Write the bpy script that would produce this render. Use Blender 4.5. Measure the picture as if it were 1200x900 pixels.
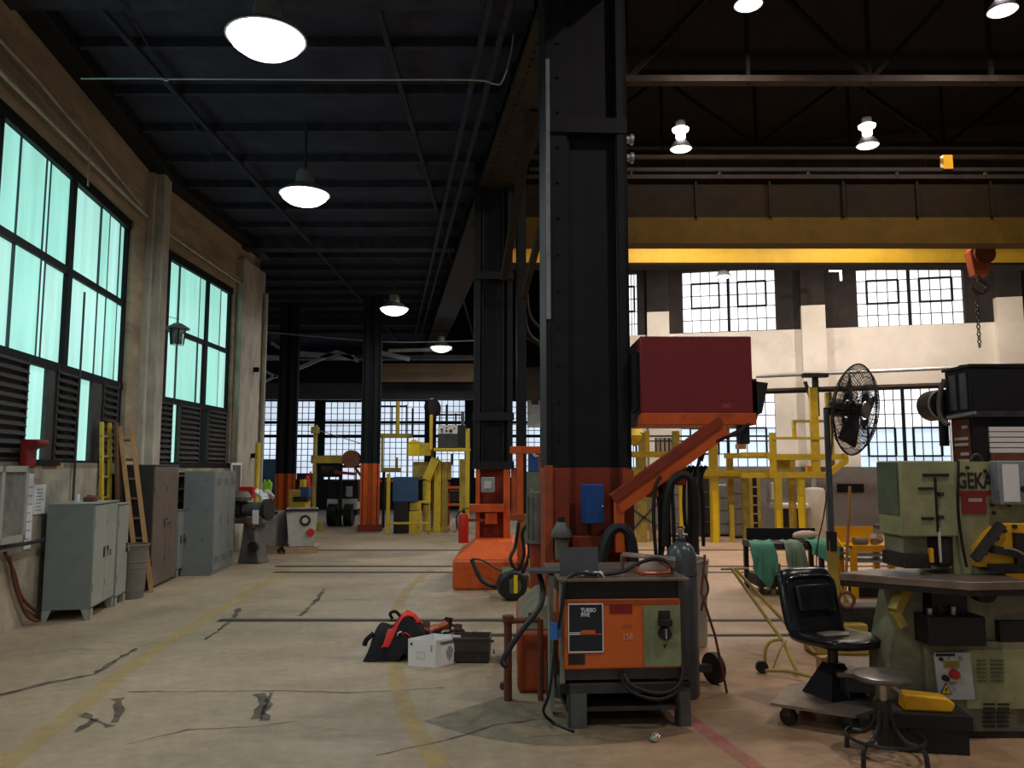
import bpy, math, random
from mathutils import Vector, Matrix, Euler
random.seed(7)
for _o in list(bpy.data.objects): bpy.data.objects.remove(_o)
S = bpy.context.scene
COL = S.collection
# ------------------------------------------------------------------ camera, world, exposure
F, PIT, CAMH = 940.0, math.radians(5.95), 1.7
cd = bpy.data.cameras.new('camera'); cd.sensor_width = 36; cd.lens = 36 * F / 1200; cd.clip_end = 200
cam = bpy.data.objects.new('camera', cd); COL.objects.link(cam)
cam.location = (0, 0, CAMH); cam.rotation_euler = (math.pi / 2 + PIT, 0, 0); S.camera = cam
wd = bpy.data.worlds.new('world'); S.world = wd; wd.use_nodes = True
wd.node_tree.nodes['Background'].inputs[0].default_value = (0.80, 0.88, 1.0, 1)
wd.node_tree.nodes['Background'].inputs[1].default_value = 0.22
S.view_settings.view_transform = 'Standard'; S.view_settings.look = 'None'
S.view_settings.gamma = 1; S.view_settings.use_curve_mapping = False
S.view_settings.exposure = 0.0
LAMP_LEFT = 62.0      # watts per side bay lamp
LAMP_HIGH = 130.0      # watts per high bay lamp

# ------------------------------------------------------------------ helpers
def ray(u, v):
    x = (u - 600) / F; w = (450 - v) / F; c, s = math.cos(PIT), math.sin(PIT)
    return x, c - w * s, s + w * c
def at(u, v, Y):
    d = ray(u, v); t = Y / d[1]
    return Vector((d[0] * t, Y, CAMH + d[2] * t))
def fl(u, v, z=0.0):
    d = ray(u, v); t = (z - CAMH) / d[2]
    return Vector((d[0] * t, d[1] * t, z))
def smoothpath(pts, n=6):
    P = [Vector(p) for p in pts]
    if len(P) < 3: return P
    out = []
    for i in range(len(P) - 1):
        a = P[max(i - 1, 0)]; b = P[i]; c = P[i + 1]; d = P[min(i + 2, len(P) - 1)]
        for k in range(n):
            t = k / n
            out.append(0.5 * ((2 * b) + (c - a) * t + (2 * a - 5 * b + 4 * c - d) * t * t + (3 * b - a - 3 * c + d) * t ** 3))
    out.append(P[-1]); return out
class MB:
    def __init__(s): s.v = []; s.f = []
    def add(s, vs, fs):
        o = len(s.v); s.v += [tuple(q) for q in vs]; s.f += [tuple(i + o for i in f) for f in fs]; return s
    def box(s, x0, x1, y0, y1, z0, z1):
        return s.add([(x0,y0,z0),(x1,y0,z0),(x1,y1,z0),(x0,y1,z0),(x0,y0,z1),(x1,y0,z1),(x1,y1,z1),(x0,y1,z1)],
                     [(0,3,2,1),(4,5,6,7),(0,1,5,4),(1,2,6,5),(2,3,7,6),(3,0,4,7)])
    def obox(s, c, size, rot=(0, 0, 0)):
        m = Euler(rot).to_matrix(); c = Vector(c); a, b, d = [q / 2 for q in size]
        vs = [c + m @ Vector(q) for q in [(-a,-b,-d),(a,-b,-d),(a,b,-d),(-a,b,-d),(-a,-b,d),(a,-b,d),(a,b,d),(-a,b,d)]]
        return s.add(vs, [(0,3,2,1),(4,5,6,7),(0,1,5,4),(1,2,6,5),(2,3,7,6),(3,0,4,7)])
    def bar(s, p0, p1, w, h, up=(0, 0, 1)):
        p0 = Vector(p0); p1 = Vector(p1); d = (p1 - p0).normalized(); up = Vector(up)
        if abs(d.dot(up)) > .98: up = Vector((0, 1, 0))
        x = d.cross(up).normalized() * w / 2; z = x.cross(d).normalized() * h / 2
        vs = [p + q for p in (p0, p1) for q in (-x - z, x - z, x + z, -x + z)]
        return s.add(vs, [(0,1,2,3),(7,6,5,4),(0,4,5,1),(1,5,6,2),(2,6,7,3),(3,7,4,0)])
    def cyl(s, p0, p1, r0, r1=None, n=14, caps=True):
        if r1 is None: r1 = r0
        p0 = Vector(p0); p1 = Vector(p1); d = (p1 - p0).normalized()
        a = d.orthogonal().normalized(); b = d.cross(a)
        vs = []
        for p, r in ((p0, r0), (p1, r1)):
            for i in range(n):
                t = 2 * math.pi * i / n; vs.append(p + a * r * math.cos(t) + b * r * math.sin(t))
        fs = [(i, (i + 1) % n, n + (i + 1) % n, n + i) for i in range(n)]
        if caps: fs += [tuple(range(n - 1, -1, -1)), tuple(range(n, 2 * n))]
        return s.add(vs, fs)
    def tube(s, pts, r, n=8, smooth=True, closed=False):
        P = smoothpath(pts) if smooth else [Vector(p) for p in pts]
        vs = []; m = len(P); a = None
        for i, p in enumerate(P):
            d = (P[min(i + 1, m - 1)] - P[max(i - 1, 0)])
            if closed: d = P[(i + 1) % m] - P[(i - 1) % m]
            d = d.normalized() if d.length > 1e-9 else Vector((0, 0, 1))
            a = d.orthogonal().normalized() if a is None else (a - d * a.dot(d)).normalized()
            b = d.cross(a)
            vs += [p + a * r * math.cos(2 * math.pi * k / n) + b * r * math.sin(2 * math.pi * k / n) for k in range(n)]
        fs = []
        for i in range(m if closed else m - 1):
            j = (i + 1) % m
            for k in range(n): fs.append((i*n+k, i*n+(k+1)%n, j*n+(k+1)%n, j*n+k))
        if not closed: fs += [tuple(range(n - 1, -1, -1)), tuple((m-1)*n + k for k in range(n))]
        return s.add(vs, fs)
    def ring(s, c, R, r, axis=(0, 0, 1), n=28, k=8):
        d = Vector(axis).normalized(); a = d.orthogonal().normalized(); b = d.cross(a); c = Vector(c)
        return s.tube([c + a * R * math.cos(2*math.pi*i/n) + b * R * math.sin(2*math.pi*i/n) for i in range(n)], r, k, False, True)
    def lathe(s, prof, c=(0, 0, 0), n=20, axis=(0, 0, 1)):
        d = Vector(axis).normalized(); a = d.orthogonal().normalized(); b = d.cross(a); c = Vector(c); vs = []
        for r, z in prof:
            r = max(r, 1e-4)
            vs += [c + d * z + a * r * math.cos(2*math.pi*i/n) + b * r * math.sin(2*math.pi*i/n) for i in range(n)]
        m = len(prof)
        fs = [(i*n+k, i*n+(k+1)%n, (i+1)*n+(k+1)%n, (i+1)*n+k) for i in range(m-1) for k in range(n)]
        fs += [tuple(range(n - 1, -1, -1)), tuple((m-1)*n + k for k in range(n))]
        return s.add(vs, fs)
    def prism(s, poly, plane, lo, hi):
        n = len(poly); vs = []
        for h in (lo, hi):
            for a, b in poly: vs.append({'xy': (a, b, h), 'xz': (a, h, b), 'yz': (h, a, b)}[plane])
        fs = [tuple(range(n - 1, -1, -1)), tuple(range(n, 2 * n))] + [(i, (i+1)%n, n+(i+1)%n, n+i) for i in range(n)]
        return s.add(vs, fs)
    def sheet(s, grid, th=0.006):
        R = len(grid); Cc = len(grid[0]); vs = [Vector(p) for row in grid for p in row]
        top = [p + Vector((0, 0, th)) for p in vs]; o = R * Cc; fs = []
        for i in range(R - 1):
            for j in range(Cc - 1):
                q = (i*Cc+j, i*Cc+j+1, (i+1)*Cc+j+1, (i+1)*Cc+j)
                fs.append(tuple(o + k for k in q)); fs.append(q[::-1])
        edge = [(0, j) for j in range(Cc)] + [(i, Cc-1) for i in range(1, R)] + [(R-1, j) for j in range(Cc-2, -1, -1)] + [(i, 0) for i in range(R-2, 0, -1)]
        e = [i * Cc + j for i, j in edge]
        for k in range(len(e)): fs.append((e[k], e[(k+1) % len(e)], o + e[(k+1) % len(e)], o + e[k]))
        return s.add(vs + top, fs)
    def build(s, name, m, parent=None, loc=None, rz=0.0, bevel=0, smooth=True, sub=0, **kw):
        me = bpy.data.meshes.new(name); me.from_pydata(s.v, [], s.f); me.update()
        import bmesh
        bm = bmesh.new(); bm.from_mesh(me); bmesh.ops.recalc_face_normals(bm, faces=bm.faces); bm.to_mesh(me); bm.free()
        if smooth:
            me.polygons.foreach_set('use_smooth', [True] * len(me.polygons)); me.set_sharp_from_angle(angle=math.radians(38))
        me.materials.append(M[m] if isinstance(m, str) else m)
        o = bpy.data.objects.new(name, me); COL.objects.link(o)
        if parent is not None: o.parent = parent
        if loc is not None: o.location = loc
        if rz: o.rotation_euler.z = rz
        if bevel:
            b = o.modifiers.new('bevel', 'BEVEL'); b.width = bevel; b.segments = 2; b.limit_method = 'ANGLE'; b.angle_limit = math.radians(40)
        if sub:
            b = o.modifiers.new('subdivision', 'SUBSURF'); b.levels = sub; b.render_levels = sub
        for k, q in kw.items(): o[k] = q
        return o
def thing(name, label, cat, loc=(0, 0, 0), rz=0.0, group=None):
    o = bpy.data.objects.new(name, None); COL.objects.link(o); o.empty_display_size = .1
    o.location = loc; o.rotation_euler.z = rz; o['label'] = label; o['category'] = cat
    if group: o['group'] = group
    return o
def tag(o, label, cat, group=None):
    o['label'] = label; o['category'] = cat
    if group: o['group'] = group
    return o
def struct(o, label=None, cat=None):
    o['kind'] = 'structure'
    if label: o['label'] = label
    if cat: o['category'] = cat
    return o
def text(body, size, m, parent, loc, rot=(math.pi / 2, 0, 0), name='lettering', squeeze=1.0, align='LEFT', bold=0.0):
    cu = bpy.data.curves.new(name, 'FONT'); cu.body = body; cu.size = size; cu.extrude = .0008; cu.align_x = align; cu.offset = bold
    cu.resolution_u = 3
    t = bpy.data.objects.new('tmp', cu); COL.objects.link(t)
    dg = bpy.context.evaluated_depsgraph_get(); me = bpy.data.meshes.new_from_object(t.evaluated_get(dg))
    bpy.data.objects.remove(t); bpy.data.curves.remove(cu)
    me.materials.clear(); me.materials.append(M[m]); me.name = name
    o = bpy.data.objects.new(name, me); COL.objects.link(o); o.parent = parent; o.location = loc; o.rotation_euler = rot
    o.scale = (squeeze, 1, 1); return o

# ------------------------------------------------------------------ materials
M = {}
def mat(key, col, rough=.6, metal=0.0, var=.25, scale=6.0, dirt=None, dirtamt=.45, bump=0.0, spec=.4, stretch=None):
    m = bpy.data.materials.new(key); m.use_nodes = True; nt = m.node_tree; N = nt.nodes; L = nt.links
    b = N['Principled BSDF']; b.inputs['Roughness'].default_value = rough; b.inputs['Metallic'].default_value = metal
    b.inputs['Specular IOR Level'].default_value = spec
    tc = N.new('ShaderNodeTexCoord'); src = tc.outputs['Object']
    if stretch:
        mp = N.new('ShaderNodeMapping'); mp.inputs['Scale'].default_value = stretch; L.new(src, mp.inputs[0]); src = mp.outputs[0]
    n1 = N.new('ShaderNodeTexNoise'); n1.inputs['Scale'].default_value = scale; n1.inputs['Detail'].default_value = 6; n1.inputs['Roughness'].default_value = .65
    L.new(src, n1.inputs['Vector'])
    r1 = N.new('ShaderNodeValToRGB'); r1.color_ramp.elements[0].position = .3; r1.color_ramp.elements[1].position = .7
    r1.color_ramp.elements[0].color = tuple(c * (1 - var) for c in col) + (1,); r1.color_ramp.elements[1].color = tuple(min(1, c * (1 + var)) for c in col) + (1,)
    L.new(n1.outputs['Fac'], r1.inputs[0]); out = r1.outputs[0]
    if dirt:
        n2 = N.new('ShaderNodeTexNoise'); n2.inputs['Scale'].default_value = scale * .45; n2.inputs['Detail'].default_value = 9; n2.inputs['Roughness'].default_value = .7
        L.new(src, n2.inputs['Vector'])
        r2 = N.new('ShaderNodeValToRGB'); r2.color_ramp.elements[0].position = 1 - dirtamt - .12; r2.color_ramp.elements[1].position = min(1, 1 - dirtamt + .16)
        r2.color_ramp.elements[0].color = (0, 0, 0, 1); r2.color_ramp.elements[1].color = (1, 1, 1, 1)
        L.new(n2.outputs['Fac'], r2.inputs[0])
        mx = N.new('ShaderNodeMix'); mx.data_type = 'RGBA'; L.new(r2.outputs[0], mx.inputs[0]); L.new(out, mx.inputs[6]); mx.inputs[7].default_value = tuple(dirt) + (1,)
        out = mx.outputs[2]
    L.new(out, b.inputs['Base Color'])
    if bump:
        bp = N.new('ShaderNodeBump'); bp.inputs['Strength'].default_value = bump; bp.inputs['Distance'].default_value = .02
        L.new(n1.outputs['Fac'], bp.inputs['Height']); L.new(bp.outputs[0], b.inputs['Normal'])
    M[key] = m; return m
def emit(key, col, strength, var=0.0, scale=(1, 1, 1), tex=3.0):
    m = bpy.data.materials.new(key); m.use_nodes = True; nt = m.node_tree; N = nt.nodes; L = nt.links
    b = N['Principled BSDF']; b.inputs['Base Color'].default_value = tuple(c * .5 for c in col) + (1,); b.inputs['Roughness'].default_value = .35
    b.inputs['Emission Strength'].default_value = strength; b.inputs['Emission Color'].default_value = tuple(col) + (1,)
    if var:
        tc = N.new('ShaderNodeTexCoord'); mp = N.new('ShaderNodeMapping'); mp.inputs['Scale'].default_value = scale
        n = N.new('ShaderNodeTexNoise'); n.inputs['Scale'].default_value = tex; n.inputs['Detail'].default_value = 5
        L.new(tc.outputs['Object'], mp.inputs[0]); L.new(mp.outputs[0], n.inputs['Vector'])
        r = N.new('ShaderNodeValToRGB'); r.color_ramp.elements[0].position = .3; r.color_ramp.elements[1].position = .65
        r.color_ramp.elements[0].color = tuple(c * (1 - var) for c in col) + (1,); r.color_ramp.elements[1].color = tuple(col) + (1,)
        L.new(n.outputs['Fac'], r.inputs[0]); L.new(r.outputs[0], b.inputs['Emission Color'])
    M[key] = m; return m
mat('wall_conc', (.36, .29, .19), .85, var=.3, scale=2.2, dirt=(.14, .11, .075), dirtamt=.42, bump=.35, stretch=(1, .35, 1.6))
mat('wall_low', (.37, .33, .24), .85, var=.25, scale=2.5, dirt=(.11, .10, .08), dirtamt=.4, bump=.3)
mat('pilaster', (.42, .39, .31), .85, var=.25, scale=4, dirt=(.16, .14, .11), dirtamt=.4, bump=.4, stretch=(1, 1, .4))
mat('ceil', (.040, .040, .066), .9, var=.3, scale=2, spec=.1)
mat('joist', (.036, .035, .054), .8, var=.4, scale=5, spec=.15)
mat('black_steel', (.009, .0095, .012), .6, var=.35, scale=4, dirt=(.022, .02, .019), dirtamt=.3, spec=.25)
mat('brown_steel', (.028, .019, .014), .7, var=.35, scale=4, dirt=(.05, .032, .02), dirtamt=.3, spec=.2)
mat('roof_dark', (.013, .010, .009), .9, var=.3, scale=2, spec=.1)
mat('white_wall', (.74, .70, .62), .8, var=.1, scale=1.2, dirt=(.45, .38, .3), dirtamt=.32, bump=.15)
mat('soot_wall', (.024, .019, .018), .9, var=.4, scale=1.5, dirt=(.06, .05, .045), dirtamt=.33)
mat('grey_wall', (.20, .19, .185), .8, var=.15, scale=1.5, dirt=(.12, .11, .1), dirtamt=.35)
mat('dark_frame', (.006, .006, .007), .65, var=.3, spec=.2)
mat('muntin', (.05, .055, .07), .5, var=.2)
mat('muntin_blue', (.05, .06, .10), .5, var=.2)
mat('louvre', (.035, .033, .03), .55, var=.4, scale=9, dirt=(.07, .06, .05), dirtamt=.35)
mat('orange', (.62, .10, .012), .5, var=.18, scale=5, dirt=(.20, .045, .015), dirtamt=.36)
mat('orange_dull', (.40, .075, .018), .6, var=.2, scale=5, dirt=(.16, .05, .025), dirtamt=.42)
mat('orange_dark', (.26, .035, .012), .6, var=.25, scale=5, dirt=(.11, .025, .012), dirtamt=.4)
mat('welder_orange', (.62, .13, .02), .45, var=.1, scale=5, dirt=(.30, .07, .02), dirtamt=.33)
mat('pedestal_cap', (.17, .16, .11), .8, var=.3, scale=6, dirt=(.25, .09, .04), dirtamt=.35)
mat('red_box', (.20, .017, .02), .42, var=.12, scale=3, dirt=(.13, .015, .015), dirtamt=.3)
mat('red', (.50, .02, .015), .4, var=.1)
mat('dark_red', (.22, .012, .012), .5, var=.2)
mat('bright_red', (.75, .03, .03), .6, var=.12)
mat('yellow', (.62, .44, .03), .5, var=.15, scale=6, dirt=(.30, .20, .03), dirtamt=.36)
mat('yellow_old', (.42, .31, .05), .55, var=.2, scale=6, dirt=(.16, .12, .04), dirtamt=.42)
mat('yellow_bright', (.85, .60, .01), .45, var=.08)
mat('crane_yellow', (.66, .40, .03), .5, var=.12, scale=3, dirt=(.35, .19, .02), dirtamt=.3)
mat('crane_dirty_shaded', (.085, .046, .004), .75, var=.2, scale=3, dirt=(.05, .028, .004), dirtamt=.35, spec=.15)  # dirty crane yellow, darkened further to carry the near girder's shade
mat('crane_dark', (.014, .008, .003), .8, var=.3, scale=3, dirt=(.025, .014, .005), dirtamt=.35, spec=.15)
mat('amber', (.80, .40, .01), .45, var=.12, scale=6, dirt=(.45, .20, .02), dirtamt=.3)
mat('blue', (.01, .07, .26), .45, var=.12)
mat('blue_dull', (.03, .08, .17), .55, var=.2, dirt=(.03, .05, .09), dirtamt=.35)
mat('blue_clip', (.03, .16, .45), .4, var=.1)
mat('cab_grey', (.19, .22, .20), .45, var=.1, scale=4, dirt=(.13, .145, .13), dirtamt=.35)
mat('cab_light', (.33, .345, .30), .42, var=.1, scale=4, dirt=(.22, .22, .19), dirtamt=.32)
mat('locker_grey', (.17, .19, .185), .45, var=.1, scale=4, dirt=(.12, .13, .125), dirtamt=.35)
mat('cab_brown', (.13, .10, .08), .45, var=.2, scale=4, dirt=(.075, .062, .055), dirtamt=.4)
mat('cab_black', (.025, .022, .022), .5, var=.2)
mat('bin_plastic', (.16, .14, .12), .6, var=.2)
mat('bin_dark', (.055, .045, .038), .45, var=.2)
mat('wood', (.45, .25, .10), .65, var=.25, scale=6, dirt=(.22, .12, .05), dirtamt=.4, stretch=(1, 1, .2))
mat('wood_dark', (.13, .065, .03), .65, var=.25, scale=6, stretch=(1, 1, .2))
mat('wood_pallet', (.40, .27, .16), .75, var=.25, scale=6, dirt=(.2, .13, .08), dirtamt=.4)
mat('steel', (.42, .42, .42), .35, 1.0, var=.2, scale=6, dirt=(.2, .17, .15), dirtamt=.35)
mat('chrome', (.75, .75, .75), .15, 1.0, var=.05)
mat('plate', (.27, .22, .18), .42, .65, var=.3, scale=5, dirt=(.15, .10, .07), dirtamt=.42)
mat('grey_plate', (.10, .105, .115), .5, .4, var=.15)
mat('dark_steel', (.06, .06, .06), .45, .5, var=.3, scale=6, dirt=(.10, .07, .05), dirtamt=.35)
mat('stand_grey', (.10, .11, .10), .5, .2, var=.2, scale=6, dirt=(.05, .045, .04), dirtamt=.4)
mat('pale_post', (.24, .26, .21), .55, var=.15, scale=6, dirt=(.15, .15, .12), dirtamt=.35)
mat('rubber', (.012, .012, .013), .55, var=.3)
mat('rust', (.16, .05, .025), .75, var=.3, scale=9, dirt=(.07, .03, .02), dirtamt=.4)
mat('copper', (.45, .12, .05), .35, .6, var=.4, scale=20)
mat('rail_steel', (.20, .15, .115), .5, .4, var=.25, scale=5)
mat('rail_gap', (.028, .021, .018), .8, var=.2)
mat('geka', (.34, .34, .17), .55, var=.14, scale=4, dirt=(.135, .125, .065), dirtamt=.42)
mat('geka_dirty', (.25, .24, .14), .6, var=.25, scale=5, dirt=(.08, .07, .045), dirtamt=.48)
mat('geka_green', (.12, .15, .09), .55, var=.2, scale=6)
mat('panel_green', (.23, .27, .14), .55, var=.18, scale=9, dirt=(.10, .13, .06), dirtamt=.4)
mat('grime', (.03, .027, .024), .45, .3, var=.5, scale=14)
mat('panel_grey', (.25, .28, .30), .5, var=.1)
mat('panel_white', (.50, .52, .50), .5, var=.08, scale=6, dirt=(.35, .36, .33), dirtamt=.3)
mat('paper', (.78, .78, .78), .8, var=.04)
mat('white', (.75, .75, .74), .6, var=.06)
mat('offwhite', (.62, .60, .54), .6, var=.12, scale=5, dirt=(.30, .25, .2), dirtamt=.36)
mat('hopper_white', (.50, .48, .43), .55, var=.15, scale=5, dirt=(.17, .15, .13), dirtamt=.4)
mat('box_white', (.86, .88, .88), .55, var=.03)
mat('box_inside', (.62, .66, .62), .6, var=.05)
mat('ink', (.02, .02, .022), .6, var=.1)
mat('ink_grey', (.35, .36, .37), .6, var=.1)
mat('faint_pink', (.55, .14, .14), .6, var=.2)
mat('faint_orange', (.72, .42, .33), .6, var=.2)
mat('label_navy', (.016, .02, .028), .4, var=.15)
mat('sign_red', (.22, .022, .018), .5, var=.12)
mat('black_vinyl', (.012, .014, .018), .22, var=.3, scale=8)
mat('black_cloth', (.010, .010, .012), .9, var=.4, scale=12)
mat('green_cloth', (.09, .30, .20), .85, var=.2, scale=5, dirt=(.05, .17, .12), dirtamt=.4)
mat('khaki_cloth', (.17, .23, .16), .85, var=.2, scale=5)
mat('tan_cloth', (.55, .40, .30), .85, var=.2)
mat('white_cloth', (.72, .70, .68), .85, var=.15)
mat('cyl_grey', (.085, .095, .105), .3, .2, var=.15, scale=4, dirt=(.05, .055, .06), dirtamt=.3)
mat('hivis', (.35, .75, .05), .7, var=.15)
mat('foil', (.8, .8, .8), .25, 1.0, var=.1)
mat('galv', (.42, .43, .42), .45, .6, var=.15)
mat('machine_grey', (.13, .125, .115), .5, .2, var=.3, scale=6, dirt=(.05, .045, .04), dirtamt=.42)
mat('machine_green', (.10, .13, .09), .55, var=.2)
mat('canister', (.16, .15, .12), .6, .2, var=.3, scale=8, dirt=(.07, .06, .05), dirtamt=.4)
mat('tank_white', (.58, .54, .46), .5, var=.12)
mat('glass_case', (.33, .31, .27), .15, var=.3, scale=3)
mat('tarp', (.40, .42, .45), .6, var=.25, scale=5)
mat('beam_tan', (.30, .21, .13), .7, var=.2, scale=1.2, dirt=(.30, .20, .11), dirtamt=.33)
mat('beam_grey', (.07, .07, .075), .6, var=.25, scale=2)
mat('blue_wall', (.06, .12, .18), .7, var=.2)
emit('teal', (.36, .82, .71), .95, var=.22, scale=(1, 3.0, .25), tex=2.2)
emit('teal_b', (.44, .84, .75), 1.0, var=.25, scale=(1, 3.5, .22), tex=2.0)
emit('teal_c', (.22, .72, .58), .85, var=.25, scale=(1, 3.5, .3), tex=2.4)
emit('sky_pane', (.93, .96, 1.0), 1.35)
emit('sky_pane_low', (.62, .78, .95), 1.15, var=.25, scale=(.4, .4, .6), tex=1.2)
emit('far_pane', (.74, .85, 1.0), 1.05, var=.3, scale=(.3, .3, .8), tex=1.2)
emit('lamp_cool', (.90, .96, 1.0), 5.0)
emit('lamp_warm', (1.0, .93, .95), 5.0)
emit('lamp_small', (1.0, .85, .55), 5.0)
emit('tube_white', (1.0, .97, .92), 5.0)

def floor_material():
    m = bpy.data.materials.new('floor_concrete'); m.use_nodes = True; nt = m.node_tree; N = nt.nodes; L = nt.links
    b = N['Principled BSDF']; tc = N.new('ShaderNodeTexCoord')
    def noise(scale, det=6, rough=.6, sx=(1, 1, 1)):
        mp = N.new('ShaderNodeMapping'); mp.inputs['Scale'].default_value = sx; L.new(tc.outputs['Object'], mp.inputs[0])
        n = N.new('ShaderNodeTexNoise'); n.inputs['Scale'].default_value = scale; n.inputs['Detail'].default_value = det; n.inputs['Roughness'].default_value = rough
        L.new(mp.outputs[0], n.inputs['Vector']); return n.outputs['Fac']
    def ramp(f, p0, p1, c0, c1):
        r = N.new('ShaderNodeValToRGB'); r.color_ramp.elements[0].position = p0; r.color_ramp.elements[1].position = p1
        r.color_ramp.elements[0].color = c0 + (1,); r.color_ramp.elements[1].color = c1 + (1,); L.new(f, r.inputs[0]); return r.outputs[0]
    def mix(f, a, c, mode='MIX'):
        x = N.new('ShaderNodeMix'); x.data_type = 'RGBA'; x.blend_type = mode
        if isinstance(f, float): x.inputs[0].default_value = f
        else: L.new(f, x.inputs[0])
        L.new(a, x.inputs[6]) if not isinstance(a, tuple) else setattr(x.inputs[6], 'default_value', a + (1,))
        L.new(c, x.inputs[7]) if not isinstance(c, tuple) else setattr(x.inputs[7], 'default_value', c + (1,))
        return x.outputs[2]
    base = ramp(noise(.55, 8, .65), .33, .68, (.30, .232, .145), (.50, .395, .255))
    fine = ramp(noise(9, 8, .7), .3, .7, (.70, .70, .70), (1, 1, 1))
    c = mix(1.0, base, fine, 'MULTIPLY')
    c = mix(ramp(noise(.9, 9, .75, (.5, 1.4, 1)), .57, .74, (0, 0, 0), (.75, .75, .75)), c, (.10, .083, .062))
    c = mix(ramp(noise(2.3, 6, .7), .66, .74, (0, 0, 0), (.5, .5, .5)), c, (.30, .27, .21))
    # the crane bay on the right gets a pinker floor colour
    sep = N.new('ShaderNodeSeparateXYZ'); L.new(tc.outputs['Object'], sep.inputs[0])
    pk = ramp(sep.outputs['X'], .0, 1.0, (0, 0, 0), (1, 1, 1))
    c = mix(pk, c, mix(1.0, c, (1.12, .90, .80), 'MULTIPLY'))
    L.new(c, b.inputs['Base Color'])
    rr = ramp(noise(1.4, 6), .3, .7, (.42, .42, .42), (.72, .72, .72)); L.new(rr, b.inputs['Roughness'])
    bp = N.new('ShaderNodeBump'); bp.inputs['Strength'].default_value = .25; bp.inputs['Distance'].default_value = .01
    L.new(noise(14, 8, .7), bp.inputs['Height']); L.new(bp.outputs[0], b.inputs['Normal'])
    M['floor'] = m
floor_material()
def worn(key, col, amount):
    m = mat(key, col, .7, var=.15, scale=5); nt = m.node_tree; N = nt.nodes; L = nt.links
    tr = N.new('ShaderNodeBsdfTransparent'); mx = N.new('ShaderNodeMixShader'); n = N.new('ShaderNodeTexNoise'); tc = N.new('ShaderNodeTexCoord')
    n.inputs['Scale'].default_value = 5; n.inputs['Detail'].default_value = 9; n.inputs['Roughness'].default_value = .75
    L.new(tc.outputs['Object'], n.inputs['Vector'])
    r = N.new('ShaderNodeValToRGB'); r.color_ramp.elements[0].position = .3; r.color_ramp.elements[1].position = .75
    r.color_ramp.elements[1].color = (amount,) * 3 + (1,); r.color_ramp.elements[0].color = (amount * .2,) * 3 + (1,)
    L.new(n.outputs['Fac'], r.inputs[0]); L.new(r.outputs[0], mx.inputs[0]); L.new(tr.outputs[0], mx.inputs[1]); L.new(N['Principled BSDF'].outputs[0], mx.inputs[2])
    L.new(mx.outputs[0], N['Material Output'].inputs[0]); return m
worn('paint_yellow', (.56, .40, .13), .62)
worn('paint_pink', (.55, .16, .16), .8)
worn('paint_cream', (.62, .52, .34), .75)
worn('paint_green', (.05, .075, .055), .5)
worn('crack_dark', (.05, .042, .035), .95)
gm = mat('glass', (.8, .85, .85), .05)
gm.node_tree.nodes['Principled BSDF'].inputs['Transmission Weight'].default_value = .85
# ================================================================== THE SETTING
TH1, TH2 = math.atan(.144), -math.atan(.021)
K = Vector((-5.853, 12.75, 0))
def wpt(th, t, off=0.0, z=0.0, k=K):
    return Vector((k.x + math.cos(th) * off - math.sin(th) * t, k.y + math.sin(th) * off + math.cos(th) * t, z))
def wt(th, u, v, off=0.0, k=K):
    d = ray(u, v); n = (math.cos(th), math.sin(th))
    s = (k.x * n[0] + k.y * n[1] + off) / (d[0] * n[0] + d[1] * n[1])
    x, y = d[0] * s - k.x, d[1] * s - k.y
    return -math.sin(th) * x + math.cos(th) * y, CAMH + d[2] * s
def holed(s0, s1, z0, z1, holes, y0, y1, swap=False):
    """slab spanning s0..s1 by z0..z1 with rectangular openings"""
    ss = sorted({s0, s1} | {q for h in holes for q in h[:2] if s0 < q < s1}); zs = sorted({z0, z1} | {q for h in holes for q in h[2:] if z0 < q < z1})
    b = MB()
    for i in range(len(ss) - 1):
        for j in range(len(zs) - 1):
            cs, cz = (ss[i] + ss[i+1]) / 2, (zs[j] + zs[j+1]) / 2
            if any(h[0] < cs < h[1] and h[2] < cz < h[3] for h in holes): continue
            if swap: b.box(y0, y1, ss[i], ss[i+1], zs[j], zs[j+1])
            else: b.box(ss[i], ss[i+1], y0, y1, zs[j], zs[j+1])
    return b
# ---- floor with what is painted on it and let into it
floor = struct(MB().box(-32, 30, -10, 52, -.2, 0).build('floor', 'floor', smooth=False), 'stained bare concrete shop floor with worn painted lines', 'floor')
def strip(name, pts, w, m, z=.002, sm=True, jit=0.0):
    P = smoothpath(pts, 8) if sm else [Vector(p) for p in pts]
    L_, R_ = [], []
    for i, p in enumerate(P):
        d = P[min(i + 1, len(P) - 1)] - P[max(i - 1, 0)]; n = Vector((-d.y, d.x, 0)).normalized(); ww = w / 2 * (1 + random.uniform(-jit, jit))
        L_.append((p.x + n.x * ww, p.y + n.y * ww, z)); R_.append((p.x - n.x * ww, p.y - n.y * ww, z))
    n = len(P); b = MB(); b.add(L_ + R_, [(i, i + 1, n + i + 1, n + i) for i in range(n - 1)])
    return b.build(name, m, floor, smooth=False)
def fpts(*uv): return [fl(u, v) for u, v in uv]
strip('painted_line', fpts((-60, 950), (10, 893), (90, 832), (150, 783), (215, 741), (290, 695), (335, 668)), .16, 'paint_yellow')
strip('painted_line', fpts((505, 668), (480, 688), (466, 712), (461, 745), (464, 790), (476, 832), (495, 868), (520, 905), (545, 940)), .13, 'paint_yellow')
strip('painted_line', fpts((760, 800), (800, 836), (845, 870), (890, 903), (930, 935)), .11, 'paint_pink')
strip('painted_line', fpts((828, 834), (886, 831)), .05, 'paint_cream', sm=False)
strip('paint_patch', fpts((545, 830), (590, 842), (650, 850), (720, 846), (770, 838)), .8, 'paint_green', .0015)
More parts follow.
